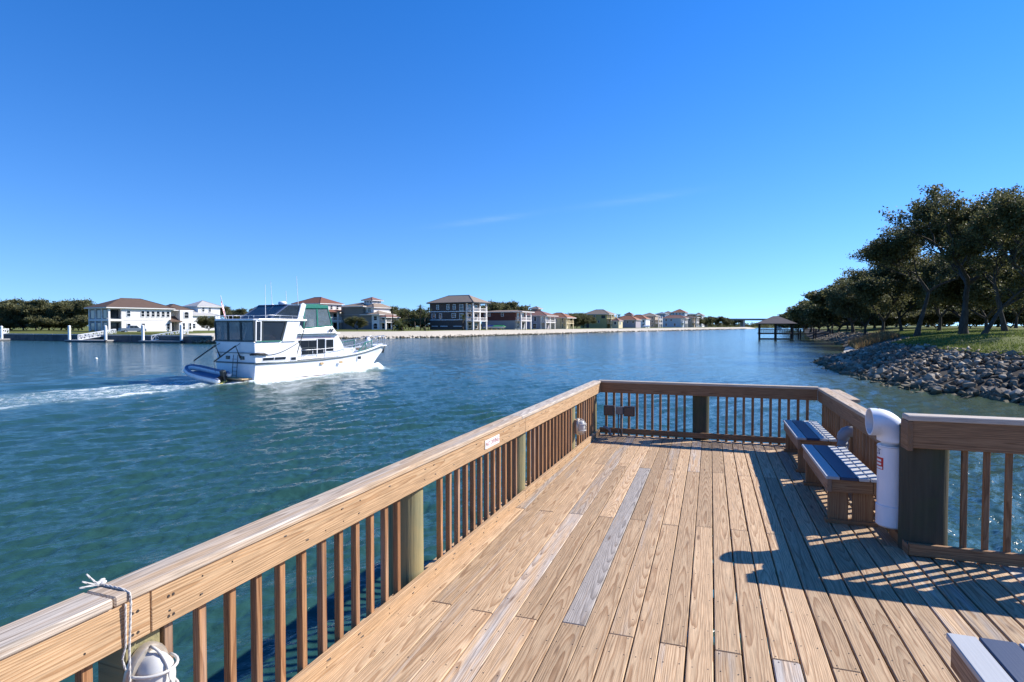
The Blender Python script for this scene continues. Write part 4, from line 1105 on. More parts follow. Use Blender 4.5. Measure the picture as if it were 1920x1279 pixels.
def rground(x, y):
    """ground height on the right bank"""
    best = 1e9
    P = Vector((x, y)); o = Vector(OFFR)
    z = 3.0
    for a, b in zip(rshore[:-1], rshore[1:]):
        A, B = Vector(a), Vector(b); e_ = B - A
        det = e_.x * o.y - e_.y * o.x
        if abs(det) < 1e-6: continue
        w = P - A; s_ = (w.x * o.y - w.y * o.x) / det
        if 0 <= s_ <= 1:
            d = (e_.x * w.y - e_.y * w.x) / det
            z = float(np.interp(d, [0, 5.6, 6.4, 7.4, 9, 12, 18, 30, 70, 400], [0, 1.72, 1.9, 2.06, 2.28, 2.62, 2.95, 3.08, 3.2, 3.6]))
    return z
P_big = tree_meshes(11, 16.0, .75, 5.2, .14, 12, .06, .38, 6, .019)
P_tall = tree_meshes(23, 15.0, .62, 6.0, .13, 12, .02, .26, 6, .019)
P_lean = tree_meshes(31, 14.0, .8, 4.0, .14, 12, .45, .28, 6, .020)
P_mid = tree_meshes(41, 11.0, .85, 2.2, .15, 34, .1, .30, 5, .036)
P_mid2 = tree_meshes(43, 10.0, .95, 1.4, .15, 34, -.1, .26, 5, .036)
P_far = tree_meshes(51, 10.0, .85, 1.8, .34, 34, .0, .32, 4)
P_far2 = tree_meshes(57, 10.0, .75, 1.6, .34, 34, .1, .32, 4)
P_bush = tree_meshes(61, 6.0, 1.25, .55, .26, 40, .0, .2, 4, .075)
P_bush2 = tree_meshes(67, 6.0, 1.1, .45, .26, 40, .1, .2, 4, .075)
P_wood = tree_meshes(71, 9.6, .95, .9, .27, 46, .05, .3, 4, .055)
P_wood2 = tree_meshes(73, 9.6, .9, .8, .27, 46, -.1, .3, 4, .055)
def rt(proto, px, d, H0, H, rz, label, mat='oak', name='oak_tree', sx=1.0):
    x = (px - 960) / 1090 * d
    k = H / H0
    e = plant_tree(proto, (x, d, rground(x, d) - .05), label, name, 'tree', k * sx, rz, 'oaks along the right bank', mat, k); return e
rt(P_big, 1806, 62, 16, 15.9, 2.2, 'largest live oak with a thick leaning trunk on the right lawn')
rt(P_tall, 1718, 78, 15, 15.6, .6, 'slim dark oak standing nearest the water on the lawn', sx=1.25)
rt(P_lean, 1842, 57, 14, 12.5, -.3, 'oak with a trunk leaning right beside the largest oak')
rt(P_big, 1938, 52, 16, 13.6, 4.4, 'tall oak at the right frame edge in front of the others')
rt(P_tall, 1885, 70, 15, 16.2, 3.4, 'tall oak behind the leaning oak near the frame edge')
rt(P_mid, 1655, 100, 11, 13.6, 1.0, 'wide oak left of the slim dark oak, crown high')
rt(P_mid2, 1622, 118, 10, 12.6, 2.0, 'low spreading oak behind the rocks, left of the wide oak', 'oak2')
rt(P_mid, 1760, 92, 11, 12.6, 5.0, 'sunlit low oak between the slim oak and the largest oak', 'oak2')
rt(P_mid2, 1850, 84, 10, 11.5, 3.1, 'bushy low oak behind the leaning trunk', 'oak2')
rt(P_mid, 1690, 120, 11, 14.0, 2.7, 'shaded oak in the second row behind the slim oak')
rt(P_mid2, 1800, 118, 10, 15.0, .2, 'second row oak seen behind the largest trunk')
rt(P_mid, 1905, 108, 11, 13.0, .9, 'second row oak at the right frame edge')
rt(P_mid2, 1740, 150, 10, 14.0, 1.9, 'third row oak in the gap right of the slim oak')
rt(P_mid, 1870, 150, 11, 13.5, 4.9, 'third row oak behind the frame edge oaks')
for px, d, H, lab in ((1600, 138, 11.8, 'first oak of the row receding left past the rocks'), (1572, 165, 12.0, 'second oak of the row receding towards the pavilion'), (1553, 192, 12.0, 'third oak of the row receding towards the pavilion'),
                      (1535, 225, 12.2, 'fourth oak of the row receding towards the pavilion'), (1520, 265, 12.6, 'fifth oak of the row receding towards the pavilion'), (1507, 310, 12.4, 'sixth oak of the row, right behind the pavilion walkway'),
                      (1494, 365, 12.5, 'seventh oak of the row, behind the pavilion roof'), (1484, 430, 12.5, 'last and farthest oak of the row, behind the pavilion'), (1590, 185, 11.5, 'inland oak behind the first receding oak'), (1640, 165, 12.0, 'inland oak behind the low spreading oak'),
                      (1560, 250, 12.0, 'inland oak far behind the receding row'), (1680, 200, 13.0, 'inland oak far behind the slim dark oak'), (1620, 240, 13.0, 'inland oak farthest behind the spreading oak'), (1770, 220, 14.0, 'inland oak farthest behind the largest oak'), (1880, 220, 15.0, 'inland oak farthest behind the frame edge')):
    rt(rk.choice((P_wood, P_wood2, P_far)), px, d, 9.8, H, rk.uniform(0, 6.28), lab, 'oak', sx=1.15)

for i, (px, d, H, lab) in enumerate(((1640, 205, 4.5, 'shrub low behind the spreading oak'), (1700, 175, 4.5, 'shrub low behind the slim dark oak trunk'), (1735, 168, 4.0, 'shrub right of the slim dark oak trunk'), (1775, 160, 4.5, 'shrub left of the largest oak trunk'), (1830, 150, 4.2, 'shrub between the largest and leaning trunks'), (1875, 150, 4.5, 'shrub right of the leaning trunk'), (1920, 140, 4.5, 'shrub at the right frame edge'),
        (1600, 230, 4.5, 'shrub under the first receding oak'), (1570, 260, 4.5, 'shrub under the second receding oak'), (1545, 300, 5, 'shrub under the third receding oak'), (1525, 340, 5.5, 'shrub under the fourth receding oak'), (1508, 400, 6, 'shrub under the fifth receding oak'), (1492, 470, 7, 'shrub behind the pavilion walkway'), (1476, 560, 8, 'shrub behind the pavilion roof'), (1660, 140, 5.0, 'dark shrub under the wide oak crown'), (1755, 135, 5.0, 'dark shrub behind the sunlit low oak'), (1820, 128, 5.0, 'dark shrub just right of the largest trunk'), (1895, 118, 5.2, 'dark shrub between the frame edge oaks'), (1615, 160, 5.0, 'dark shrub left under the low spreading oak'))):
    x = (px - 960) / 1090 * d
    plant_tree((P_bush, P_bush2)[i % 2], (x, d, rground(x, d) - .2), lab, 'shrub', 'shrub', H / 6 * 1.25, rk.uniform(0, 6.28), 'understorey shrubs on the right bank', ('oak', 'oak2')[i % 2], H / 6)

# palms
def palm_mesh(seed, H, nf=34, fl=1.5, droop=1.0):
    r = random.Random(seed); tr = MB(); pts = [(0, 0, -.2)]
    for i in range(1, 6): pts.append((r.uniform(-.05, .05) * i, r.uniform(-.05, .05) * i, H * i / 5))
    tr.tube(pts, [.26, .19, .17, .17, .18, .2], 8); trm = tr.mesh('trunk', True); trm.materials.append(M['bark'])
    cr = MB(); top = Vector(pts[-1])
    for i in range(nf):
        az = r.uniform(0, 6.28); el = r.uniform(-.75, 1.2); L = fl * r.uniform(.8, 1.15)
        d = Vector((math.cos(az) * math.cos(el), math.sin(az) * math.cos(el), math.sin(el)))
        s_ = d.cross(Vector((0, 0, 1))).normalized(); prev = top.copy(); n = 5
        for k in range(n):
            d = (d + Vector((0, 0, -.16 * droop))).normalized(); q = prev + d * (L / n)
            for sg in (-1, 1):
                w = .34 * math.sin((k + 1) / n * 2.6) * fl * .55
                tipv = prev + d * (L / n) * 1.4 + s_ * sg * w + Vector((0, 0, -.12 * w))
                cr.add([prev, q, tipv], [(0, 1, 2)])
            prev = q
    cm = cr.mesh('crown'); cm.materials.append(M['palm']); return trm, cm
palms = [palm_mesh(1, 6.6), palm_mesh(2, 7.6), palm_mesh(3, 5.4), palm_mesh(5, 2.4, 40, 3.2, 1.3)]
def fg(px, d): return at(px, d, 1.95)
for i, (px, d, k, sc, lab) in enumerate(((736, 205, 1, 1.0, 'tall cabbage palm nearest the grey house'), (752, 222, 0, 1.0, 'cabbage palm second from the grey house'), (766, 230, 1, .95, 'cabbage palm in the middle of the far bank palm group'),
        (778, 215, 0, 1.05, 'cabbage palm left of the tallest palm of the far bank group'), (788, 205, 1, 1.05, 'tallest cabbage palm close to the dark brown house'), (797, 200, 2, 1.1, 'short cabbage palm left of the dark brown house'), (803, 212, 1, 1.0, 'cabbage palm touching the dark brown house wall'),
        (754, 190, 3, 1.0, 'wide feathery date palm in front of the far bank palm group'), (868, 216, 2, .9, 'small palm by the white balconies of the brown house'), (508, 235, 1, 1.1, 'lone palm above the yacht hardtop'), (1122, 372, 0, 1.1, 'palm in front of the yellow house'), (1160, 405, 2, 1.5, 'palm by the orange roofed house'), (1190, 425, 0, 1.2, 'palm in front of the red roofed house'))):
    e = empty('palm_tree', fg(px, d), rk.uniform(0, 6)); e.scale = (sc * 1.15, sc * 1.15, sc); tag(e, lab, 'palm', 'palms on the far bank')
    link('trunk', palms[k][0], None, e); link('crown', palms[k][1], None, e)
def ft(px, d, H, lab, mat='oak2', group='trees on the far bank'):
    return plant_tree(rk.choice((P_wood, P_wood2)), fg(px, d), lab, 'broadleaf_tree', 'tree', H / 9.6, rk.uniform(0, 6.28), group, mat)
for px, d, H, lab in ((-20, 185, 9.6, 'oak at the left frame edge behind the small white house'), (20, 190, 10.2, 'tallest oak of the wood left of the big white house'), (45, 182, 9.4, 'second oak from the left in the wood beside the white house'), (68, 195, 9.6, 'middle oak of the wood beside the big white house'),
                      (92, 184, 9.8, 'third oak from the white house in the left wood'), (115, 190, 10.0, 'second oak from the white house in the left wood'), (138, 182, 9.8, 'oak close to the porch of the big white house'), (155, 196, 10.0, 'oak partly hidden by the white house porch'),
                      (430, 270, 10.5, 'tree behind the flag on the far bank'), (460, 255, 9.0, 'tree behind the hardtop on the far bank'), (488, 270, 10.5, 'tree left of the lone palm'), (525, 290, 11.0, 'tree right of the lone palm'), (392, 175, 4.5, 'small round tree beside the pale roofed white house'),
                      (670, 195, 4.8, 'small bushy tree against the grey house wall'), (730, 275, 10.5, 'tree behind the palms beside the grey house'), (760, 280, 10.2, 'tree behind the middle palms'), (790, 278, 9.5, 'tree behind the palms beside the brown house'), (850, 300, 8, 'tree hidden behind the brown house'),
                      (915, 318, 15, 'tree showing above the flat red brown house, left'), (945, 322, 14.8, 'tree showing above the flat red brown house, middle'), (968, 328, 15, 'tree showing above the flat red brown house, right'), (1070, 345, 9.0, 'tree right of the orange roofed yellow house'), (1081, 350, 9.4, 'tree in the gap left of the olive yellow house'),
                      (1093, 358, 9.6, 'tree touching the olive yellow house'), (1140, 450, 11, 'tree behind the olive yellow house'), (1224, 600, 11, 'tree left of the far condominiums'), (1305, 580, 12, 'tree in front of the far condominiums, right'), (1325, 610, 11.5, 'tree right of the far condominiums'), (1345, 650, 12, 'tree before the bridge, left'), (1362, 690, 11.5, 'tree before the bridge abutment'), (1378, 720, 10, 'tree under the bridge end')):
    ft(px, d, H, lab)
for i, (px, lab) in enumerate(((-15, 'shrub at the left frame edge under the wood'), (22, 'shrub under the tallest oak of the left wood'), (50, 'shrub under the second oak of the left wood'), (76, 'shrub under the middle oak of the left wood'), (100, 'shrub under the third oak from the mansion'), (124, 'shrub under the second oak from the mansion'), (147, 'shrub beside the mansion porch'), (742, 'shrub at the foot of the palms by the grey house'), (770, 'shrub at the foot of the middle palms'), (795, 'shrub at the foot of the palms by the brown house'))):
    d = 176 + (i % 3) * 5 if px < 400 else 232
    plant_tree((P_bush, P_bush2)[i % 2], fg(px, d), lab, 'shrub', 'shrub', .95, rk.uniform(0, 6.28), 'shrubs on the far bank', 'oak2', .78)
# understorey on the lawn edge and shrubs, marsh grass, lawn blades
def blades(name, pts, h, w, mat, lean=.35):
    g_ = np.random.default_rng(len(pts)); P = np.array(pts); N = len(P)
    a = g_.uniform(0, 6.283, N); hh = h * g_.uniform(.5, 1.3, N); ww = w * g_.uniform(.6, 1.3, N)
    dx = np.stack([np.cos(a), np.sin(a), np.zeros(N)], 1) * ww[:, None]
    tip = P + np.stack([g_.normal(0, lean, N) * hh, g_.normal(0, lean, N) * hh, hh], 1)
    V = np.stack([P - dx, P + dx, tip], 1).reshape(-1, 3)
    me = fast_mesh(name, V, np.arange(N * 3).reshape(-1, 3)); me.materials.append(M[mat]); return link(name, me)
pts = []
for i in range(2600):
    s_ = rk.random(); A = Vector((46, 80, 0)).lerp(Vector((57, 101, 0)), s_); d = rk.uniform(1.2, 6.5)
    p = A + off * d; pts.append((p.x, p.y, float(np.interp(d, [0, 1.5, 3.5, 5.6], [-.2, .35, 1.15, 1.95]))))
o = blades('marsh_grass', pts, .9, .05, 'reed'); tag(o, 'reddish brown marsh grass on the small beach behind the rocks', 'grass', kind='stuff')
pts = []
for a, b in zip(rshore[3:13], rshore[4:14]):
    A, B = Vector((*a, 0)), Vector((*b, 0)); L = (B - A).length
    for i in range(int(L * 420)):
        d = 6.6 + rk.random() ** 1.5 * 14; p = A.lerp(B, rk.random()) + off * d
        pts.append((p.x, p.y, float(np.interp(d, [6.4, 7.4, 9, 12, 18, 30], [1.9, 2.06, 2.28, 2.62, 2.95, 3.08])) - .02))
o = blades('lawn_blades', pts, .14, .035, 'grass'); tag(o, 'short sunlit grass blades on the right bank lawn', 'grass', kind='stuff')
sb = link('cove_sand', MB().add([(44.5, 78, .02), (58, 101, .02), (60, 99.5, .55), (47, 76.8, .55)], [(0, 1, 2, 3)]).mesh('cove_sand'), M['sand']); tag(sb, kind='structure')

# ------------------------------------------------------------------ houses on the far bank
def stucco(name, c): return plain(name, c, .85, var=.06, scale=.6, spec=.2)
def roofmat(name, c, rows=2.6):
    t = NT(name); co = t.objco(); n_ = t.noise(t.vmul(co, (1.2, 1.2, 3)), 1, 4, .6)
    wv = t.n('ShaderNodeTexWave'); wv.bands_direction = 'Z'; wv.inputs['Scale'].default_value = rows; wv.inputs['Distortion'].default_value = .6; t.l(co, wv.inputs['Vector'])
    cc_ = t.mix(n_, tuple(k * .78 for k in c), tuple(min(1, k * 1.25) for k in c))
    cc_ = t.mix(t.math('MULTIPLY', wv.outputs['Fac'], .35), cc_, tuple(k * .6 for k in c))
    t.bump(wv.outputs['Fac'], .5, .06); return t.done(cc_, .8, Specular_IOR_Level=.2)
RF = dict(brown=roofmat('roof_brown', (.125, .082, .062)), grey=roofmat('roof_pale_grey', (.42, .41, .40)), red=roofmat('roof_red', (.21, .09, .06)), orange=roofmat('roof_orange', (.33, .15, .085)), tan=roofmat('roof_tan', (.29, .225, .17)), rose=roofmat('roof_rose', (.24, .13, .10)), blue=roofmat('roof_slate', (.17, .20, .24)))
ST = dict(white=stucco('stucco_white', (.74, .71, .68)), cool=stucco('stucco_cool_white', (.74, .74, .75)), taupe=stucco('stucco_taupe', (.21, .19, .165)), taupe2=stucco('stucco_dark_taupe', (.17, .155, .15)), brown=stucco('siding_dark_brown', (.115, .085, .072)), maroon=stucco('siding_maroon', (.13, .055, .045)), grey=stucco('stucco_grey', (.30, .31, .32)),
          lilac=stucco('stucco_lilac', (.36, .33, .36)), cream=stucco('stucco_cream', (.62, .53, .34)), olive=stucco('stucco_olive', (.40, .36, .17)), blue=stucco('siding_blue', (.20, .30, .46)), tan=stucco('stucco_tan', (.40, .32, .24)), paleblue=stucco('siding_pale_blue', (.48, .54, .60)), pink=stucco('stucco_pink', (.55, .44, .42)))
_wc = {}
def window_mesh(w, h, arch=False):
    key = (round(w, 2), round(h, 2), arch)
    if key in _wc: return _wc[key]
    f = MB(); b = .12
    f.box(-w / 2 - b, -w / 2, -.10, 0, -h / 2 - b, h / 2 + b); f.box(w / 2, w / 2 + b, -.10, 0, -h / 2 - b, h / 2 + b)
    f.box(-w / 2, w / 2, -.10, 0, h / 2, h / 2 + b); f.box(-w / 2, w / 2, -.13, 0, -h / 2 - b, -h / 2); f.box(-w / 2, w / 2, -.07, 0, -.035, .035)
    fm = f.mesh('window')
    p = MB()
    if arch:
        n = 8; poly = [(-w / 2, -h / 2), (w / 2, -h / 2)] + [(w / 2 * math.cos(a), h * .12 + h * .38 * math.sin(a)) for a in np.linspace(0, math.pi, n)]
        p.sideprism(poly, -.05, -.005)
    else: p.box(-w / 2, w / 2, -.05, -.005, -h / 2, h / 2)
    _wc[key] = (fm, p.mesh('pane')); return _wc[key]
ZS = dict(grey_house=.85, brown_house=.93, red_roofed_house=.94, lilac_house=.86, cream_house=.94, olive_house=.86, orange_roofed_house=.92, red_roofed_villa=.87, tan_house=.82, blue_condominium=.82, pale_blue_condominium=.82, tall_condominium=.80, grey_condominium=.82, white_condominium=.84)     # surveyed storey heights
class House:
    def __init__(s, name, label, px, d, rot, cat='house', z=1.9, base=None):
        k = 1.25 if rot < 0 else 1.0
        s.e = empty(name, base or at(px, d * k, z), R(rot)); s.e.scale = (k, k, k * ZS.get(name, 1.0)); tag(s.e, label, cat)
    def wall(s, x0, x1, y0, y1, z0, z1, mat, name='wall'):
        MB().box(x0, x1, y0, y1, z0, z1).build(name, ST[mat] if mat in ST else M[mat], s.e); s.last = (x0, x1, y0, y1); return s
    def roof(s, x0, x1, y0, y1, z, h, mat, over=.7, trim='white'):
        x0 -= over; x1 += over; y0 -= over; y1 += over
        w, dp = x1 - x0, y1 - y0; i = min(w, dp) / 2
        if w >= dp: ra, rb = (x0 + i, (y0 + y1) / 2), (x1 - i, (y0 + y1) / 2)
        else: ra, rb = ((x0 + x1) / 2, y0 + i), ((x0 + x1) / 2, y1 - i)
        vs = [(x0, y0, z), (x1, y0, z), (x1, y1, z), (x0, y1, z), (*ra, z + h), (*rb, z + h)]
        fs = [(0, 1, 5, 4), (1, 2, 5), (2, 3, 4, 5), (3, 0, 4)] if w >= dp else [(0, 1, 4), (1, 2, 5, 4), (2, 3, 5), (3, 0, 4, 5)]
        mb = MB(); mb.add(vs, fs); o = mb.build('roof', RF[mat], s.e)
        MB().box(x0 + .05, x1 - .05, y0 + .05, y1 - .05, z - .28, z - .01).build('eaves', ST['white'] if trim == 'white' else M['frame_dark'], o)
        rg = MB()
        for a, b in (((x0, y0, z), (*ra, z + h)), ((x1, y0, z), (*(rb if w >= dp else ra), z + h)), ((*ra, z + h), (*rb, z + h))):
            if (Vector(a) - Vector(b)).length > .2: rg.bar(a, b, .22, .14)
        rg.build('ridge', RF[mat], o); return s
    def win(s, face, lst, glassm='glass', frame='white'):
        x0, x1, y0, y1 = s.last
        for (p, z, w, h, *ar) in lst:
            fm, pm = window_mesh(w, h, bool(ar))
            if face == 'f': loc, rz = (p, y0, z), 0
            elif face == 'l': loc, rz = (x0, p, z), R(-90)
            else: loc, rz = (x1, p, z), R(90)
            if not fm.materials: fm.materials.append(M['white'])
            if not pm.materials: pm.materials.append(M['glass'])
            o = link('window', fm, None, s.e, loc, (0, 0, rz)); link('pane', pm, None, o)
        return s
    def balcony(s, x0, x1, y0, y1, floors, top, cols, mat='white', side='r', rail=True, dark=True):
        """stacked porches: slabs at the floor heights with columns up to top"""
        for z in floors:
            if z > .3: MB().box(x0, x1, y0, y1, z - .25, z).build('balcony_slab', ST[mat], s.e)
            if rail and z > .3:
                rl_ = MB()
                def run(a, b):
                    L = (Vector(b) - Vector(a)).length; n = max(2, int(L / .35))
                    rl_.bar(Vector(a) + Vector((0, 0, 1.0)), Vector(b) + Vector((0, 0, 1.0)), .1, .1)
                    for i in range(n + 1):
                        q = Vector(a).lerp(Vector(b), i / n); rl_.bar(q, q + Vector((0, 0, .95)), .06, .06)
                run((x0 + .1, y0 + .1, z), (x1 - .1, y0 + .1, z)); run((x1 - .1, y0 + .1, z), (x1 - .1, y1 - .1, z))
                if side == 'l': run((x0 + .1, y0 + .1, z), (x0 + .1, y1 - .1, z))
                rl_.build('balustrade', ST[mat], s.e)
        for (cx, cy) in cols: MB().box(cx - .2, cx + .2, cy - .2, cy + .2, 0, top).build('column', ST[mat], s.e)
        return s
    def door(s, x0, x1, y, z0, z1, mat='frame_dark', name='doorway'):
        MB().box(x0, x1, y - .06, y, z0, z1).build(name, M[mat], s.e); return s
rw = lambda n, x0, x1, z, w, h: [(x0 + (x1 - x0) * i / max(1, n - 1), z, w, h) for i in range(n)]

h = House('white_house', 'small white balconied house at the left frame edge', -90, 178, 58)
h.wall(0, 9, 0, 9, 0, 6.2, 'white').win('f', rw(3, 1.5, 7.5, 4.6, 1.1, 1.5) + rw(3, 1.5, 7.5, 1.6, 1.1, 1.7)); h.balcony(9, 11.5, 0, 9, [3.1], 6.0, [(11.2, .3), (11.2, 4.5), (11.2, 8.7)]); h.roof(0, 11.5, 0, 9, 6.2, 1.9, 'tan')

h = House('white_mansion', 'large white two storey house with brown hip roof and shaded left porch', 206, 150, 58)
h.wall(3.2, 15.4, 0, 11, 0, 6.5, 'white')
h.win('f', [(4.5, 4.9, .85, 1.5)] + rw(6, 8.0, 14.6, 4.85, .8, 1.45) + [(4.5, 1.5, .8, 1.4), (8.1, 1.6, .75, 1.3), (14.6, 1.5, .75, 1.5)])
MB().box(3.1, 15.5, -.08, 0, 3.05, 3.25).build('string_course', ST['white'], h.e)
h.wall(15.4, 17.6, 2.2, 9, 0, 6.3, 'white').door(15.7, 17.3, 2.2, 0, 2.5, 'box_grey', 'entrance')
h.wall(17.6, 21.2, -.6, 9, 0, 6.1, 'white').win('f', [(19.4, 4.7, 1.2, 1.7, 1), (18.6, 1.5, .6, 1.8), (20.4, 1.5, .6, 1.8)])
pr_ = MB(); pr_.add([(14.9, -.9, 2.9), (18.1, -.9, 2.9), (18.1, 2.2, 4.4), (14.9, 2.2, 4.4), (14.9, -.9, 2.7), (18.1, -.9, 2.7)], [(0, 1, 2, 3), (0, 1, 5, 4)]); pr_.build('porch_roof', RF['brown'], h.e)
for x in (15.1, 17.5): MB().box(x - .15, x + .15, -.6, -.3, 0, 2.8).build('column', ST['white'], h.e)
MB().box(-.0, 3.2, 1.5, 11, 0, 6.3).build('porch_back_wall', ST['grey'], h.e)
MB().box(-.3, 3.25, -.05, 11.2, 2.85, 3.4).build('porch_floor', ST['white'], h.e)
MB().box(-.3, 3.25, -.05, 11.2, 6.05, 6.45).build('porch_beam', ST['white'], h.e)
for (x, y) in ((-.05, .2), (3.0, .2), (-.05, 3.8), (-.05, 7.4), (-.05, 10.9)): MB().box(x - .22, x + .22, y - .22, y + .22, 0, 6.2).build('column', ST['white'], h.e)
for z in (.0, 3.4): MB().box(.6, 2.7, 1.42, 1.5, z + .2, z + 2.4).build('glass_door', M['glass'], h.e)
for y in (2.2, 5.6, 9.2):
    for z in (.0, 3.4): MB().box(-.06, .0, y - .9, y + .9, z + .2, z + 2.3).build('glass_door', M['glass'], h.e)
h.roof(-.3, 15.6, 0, 11, 6.5, 2.6, 'brown', .8); h.roof(15.0, 21.3, .5, 9, 6.15, 1.7, 'brown', .7)

h = House('white_house', 'white house with pale grey metal roof right of the mansion', 351, 186, 58)
h.wall(0, 9.5, 0, 9, 0, 5.2, 'cool').win('f', [(2.2, 1.6, .9, 1.4), (6.5, 1.6, .9, 1.4), (8.6, 4.0, .7, 1.1)]).roof(0, 9.5, 0, 9, 5.2, 1.9, 'grey')
h.wall(4.5, 12.0, 1.5, 9.5, 0, 8.1, 'cool').win('f', [(6.2, 6.9, .8, 1.2), (8.4, 6.9, .8, 1.2), (10.6, 1.8, 1.0, 1.6)]).roof(4.5, 12.0, 1.5, 9.5, 8.1, 2.0, 'grey')

h = House('red_roofed_house', 'white house with terracotta roof and arched porch behind the yacht', 552, 190, -30)
h.wall(0, 12.2, 0, 9, 0, 9.0, 'white').win('f', rw(4, 1.5, 11, 7.6, .9, 1.2) + rw(4, 1.5, 11, 4.7, .9, 1.5)).win('r', [(2.0, 7.7, .9, 1.2), (4.5, 7.7, .9, 1.2), (7.0, 7.7, .9, 1.2)])
h.roof(0, 12.2, 0, 9, 9.0, 2.3, 'red')
h.balcony(12.2, 15.4, .5, 8.5, [3.2], 6.0, [(15.1, .8), (15.1, 4.5), (15.1, 8.2), (12.6, .8)], 'white'); pr_ = MB(); pr_.add([(12.2, .1, 6.9), (15.9, .1, 6.0), (15.9, 8.9, 6.0), (12.2, 8.9, 6.9), (12.2, .1, 6.0)], [(0, 1, 2, 3), (0, 4, 1)]); pr_.build('porch_roof', RF['red'], h.e)
MB().box(12.2, 15.2, .7, 8.3, 2.5, 3.0).build('porch_beam', ST['white'], h.e)
for y in (2.2, 6.2): MB().box(12.2, 12.26, y - .8, y + .8, .2, 2.4).build('glass_door', M['glass'], h.e); MB().box(12.2, 12.26, y - .8, y + .8, 3.4, 5.6).build('glass_door', M['glass'], h.e)

h = House('grey_house', 'tall taupe grey house with small lookout tower and gabled bays', 640, 188, -30)
h.wall(0, 13.0, 0, 10, 2.9, 5.6, 'taupe').wall(0, 13.0, 0, 10, 0, 2.8, 'taupe2'); MB().box(-.05, 13.05, -.06, 0, 2.78, 2.95).build('string_course', ST['grey'], h.e); MB().box(-.05, 13.05, -.06, 0, 5.55, 5.72).build('string_course', ST['grey'], h.e)
h.wall(0, 9.5, 0, 10, 5.6, 8.8, 'taupe').roof(0, 9.5, 0, 10, 8.8, 1.6, 'tan')
h.wall(9.5, 13.0, 1.2, 9, 5.6, 8.4, 'white').win('f', [(11.2, 7.4, 1.4, 1.5, 1)]).roof(9.5, 13.0, 1.2, 9, 8.4, 1.4, 'tan')
h.wall(6.6, 10.2, 3.5, 7.5, 8.8, 11.2, 'white').win('f', rw(3, 7.3, 9.5, 10.4, .6, .8)).win('r', rw(2, 4.6, 6.4, 10.4, .6, .8)).roof(6.6, 10.2, 3.5, 7.5, 11.2, 1.2, 'rose')
h.roof(9.0, 16.5, -.3, 7, 5.7, 1.5, 'tan', .4)
h.wall(13.0, 16.2, .2, 6.6, 0, 5.6, 'white').win('f', [(14.6, 4.3, 1.3, 1.4), (14.6, 1.4, 1.6, 2.0, 1)]).win('r', [(2.0, 4.3, 1.1, 1.4), (4.8, 4.3, 1.1, 1.4), (2.0, 1.4, 1.4, 2.0, 1), (4.8, 1.4, 1.4, 2.0, 1)])
h.balcony(16.2, 18.6, .4, 6.4, [2.9], 4.6, [(18.3, .7), (18.3, 3.4), (18.3, 6.1)]); h.roof(16.2, 18.8, .3, 6.5, 4.7, .8, 'rose', .3)

h = House('brown_house', 'three storey dark brown house with white balconies facing the water', 806, 186, -30)
h.wall(0, 13.6, 0, 8.5, 0, 9.2, 'brown')
h.win('f', [(3.2, 7.7, .8, 1.35), (7.2, 7.7, .85, 1.6), (9.6, 7.7, .85, 1.5), (1.6, 4.7, 1.3, 1.3), (4.3, 4.7, .9, 1.5), (9.4, 4.8, 1.4, 1.3)])
for z in (6.05, 3.25): MB().box(-.06, 13.5, -.08, 0, z, z + .26).build('trim_band', ST['cool'], h.e)
for (a, b) in ((.8, 3.2), (4.2, 7.0), (9.2, 12.5)): MB().box(a, b, -.1, 0, 1.1, 1.35).build('trim_band', ST['cool'], h.e)
h.win('f', [(12.3, 7.4, 1.2, 2.0), (12.3, 4.4, 1.2, 2.0)])
h.balcony(13.6, 16.6, .2, 8.3, [3.1, 6.2], 9.1, [(16.3, .5), (16.3, 4.2), (16.3, 8.0), (13.9, .5)]); h.win('r', [(2.5, 7.4, 1.6, 2.0), (6.0, 7.4, 1.6, 2.0), (2.5, 4.4, 1.6, 2.0), (6.0, 4.4, 1.6, 2.0), (2.5, 1.4, 1.6, 2.0), (6.0, 1.4, 1.6, 2.0)])
h.roof(0, 16.6, 0, 8.5, 9.2, 2.6, 'tan', .8, 'dark')

h = House('flat_roofed_house', 'long two storey house, maroon above grey, with low flat roof', 903, 206, -30)
h.wall(0, 13.6, 0, 8, 0, 3.1, 'grey').wall(0, 13.6, 0, 8, 3.1, 6.2, 'maroon').win('f', [(1.6, 5.2, .8, 1.1), (3.2, 5.2, .8, 1.1), (8.6, 5.2, .8, 1.1)])
h.balcony(13.6, 16.0, .2, 7.8, [3.1], 6.1, [(15.7, .5), (15.7, 4), (15.7, 7.5)]); h.win('r', [(2, 4.6, 1.3, 2), (5.6, 4.6, 1.3, 2), (2, 1.5, 1.3, 2), (5.6, 1.5, 1.3, 2)]); h.roof(0, 16.2, 0, 8, 6.2, .55, 'tan', .6)

h = House('lilac_house', 'pale lilac house with rose tiled roof and small cupola', 972, 226, -30)
h.wall(0, 9.2, 0, 9, 0, 6.0, 'lilac').win('f', [(2.2, 4.6, .7, 1.2), (4.6, 4.6, .7, 1.2), (7.4, 4.5, 1.0, 1.7), (7.2, 1.4, 1.6, 2.0)]).balcony(9.2, 11.8, .2, 8.8, [3.0], 5.9, [(11.5, .5), (11.5, 4.5), (11.5, 8.5), (9.5, .5)]); h.win('r', [(2.4, 4.5, 1.4, 1.9), (6.2, 4.5, 1.4, 1.9)])
h.roof(0, 12, 0, 9, 6.0, 2.2, 'rose'); h.wall(3.0, 5.6, 5.5, 8.2, 7.0, 9.4, 'tan').roof(3.0, 5.6, 5.5, 8.2, 9.4, 1.0, 'tan')

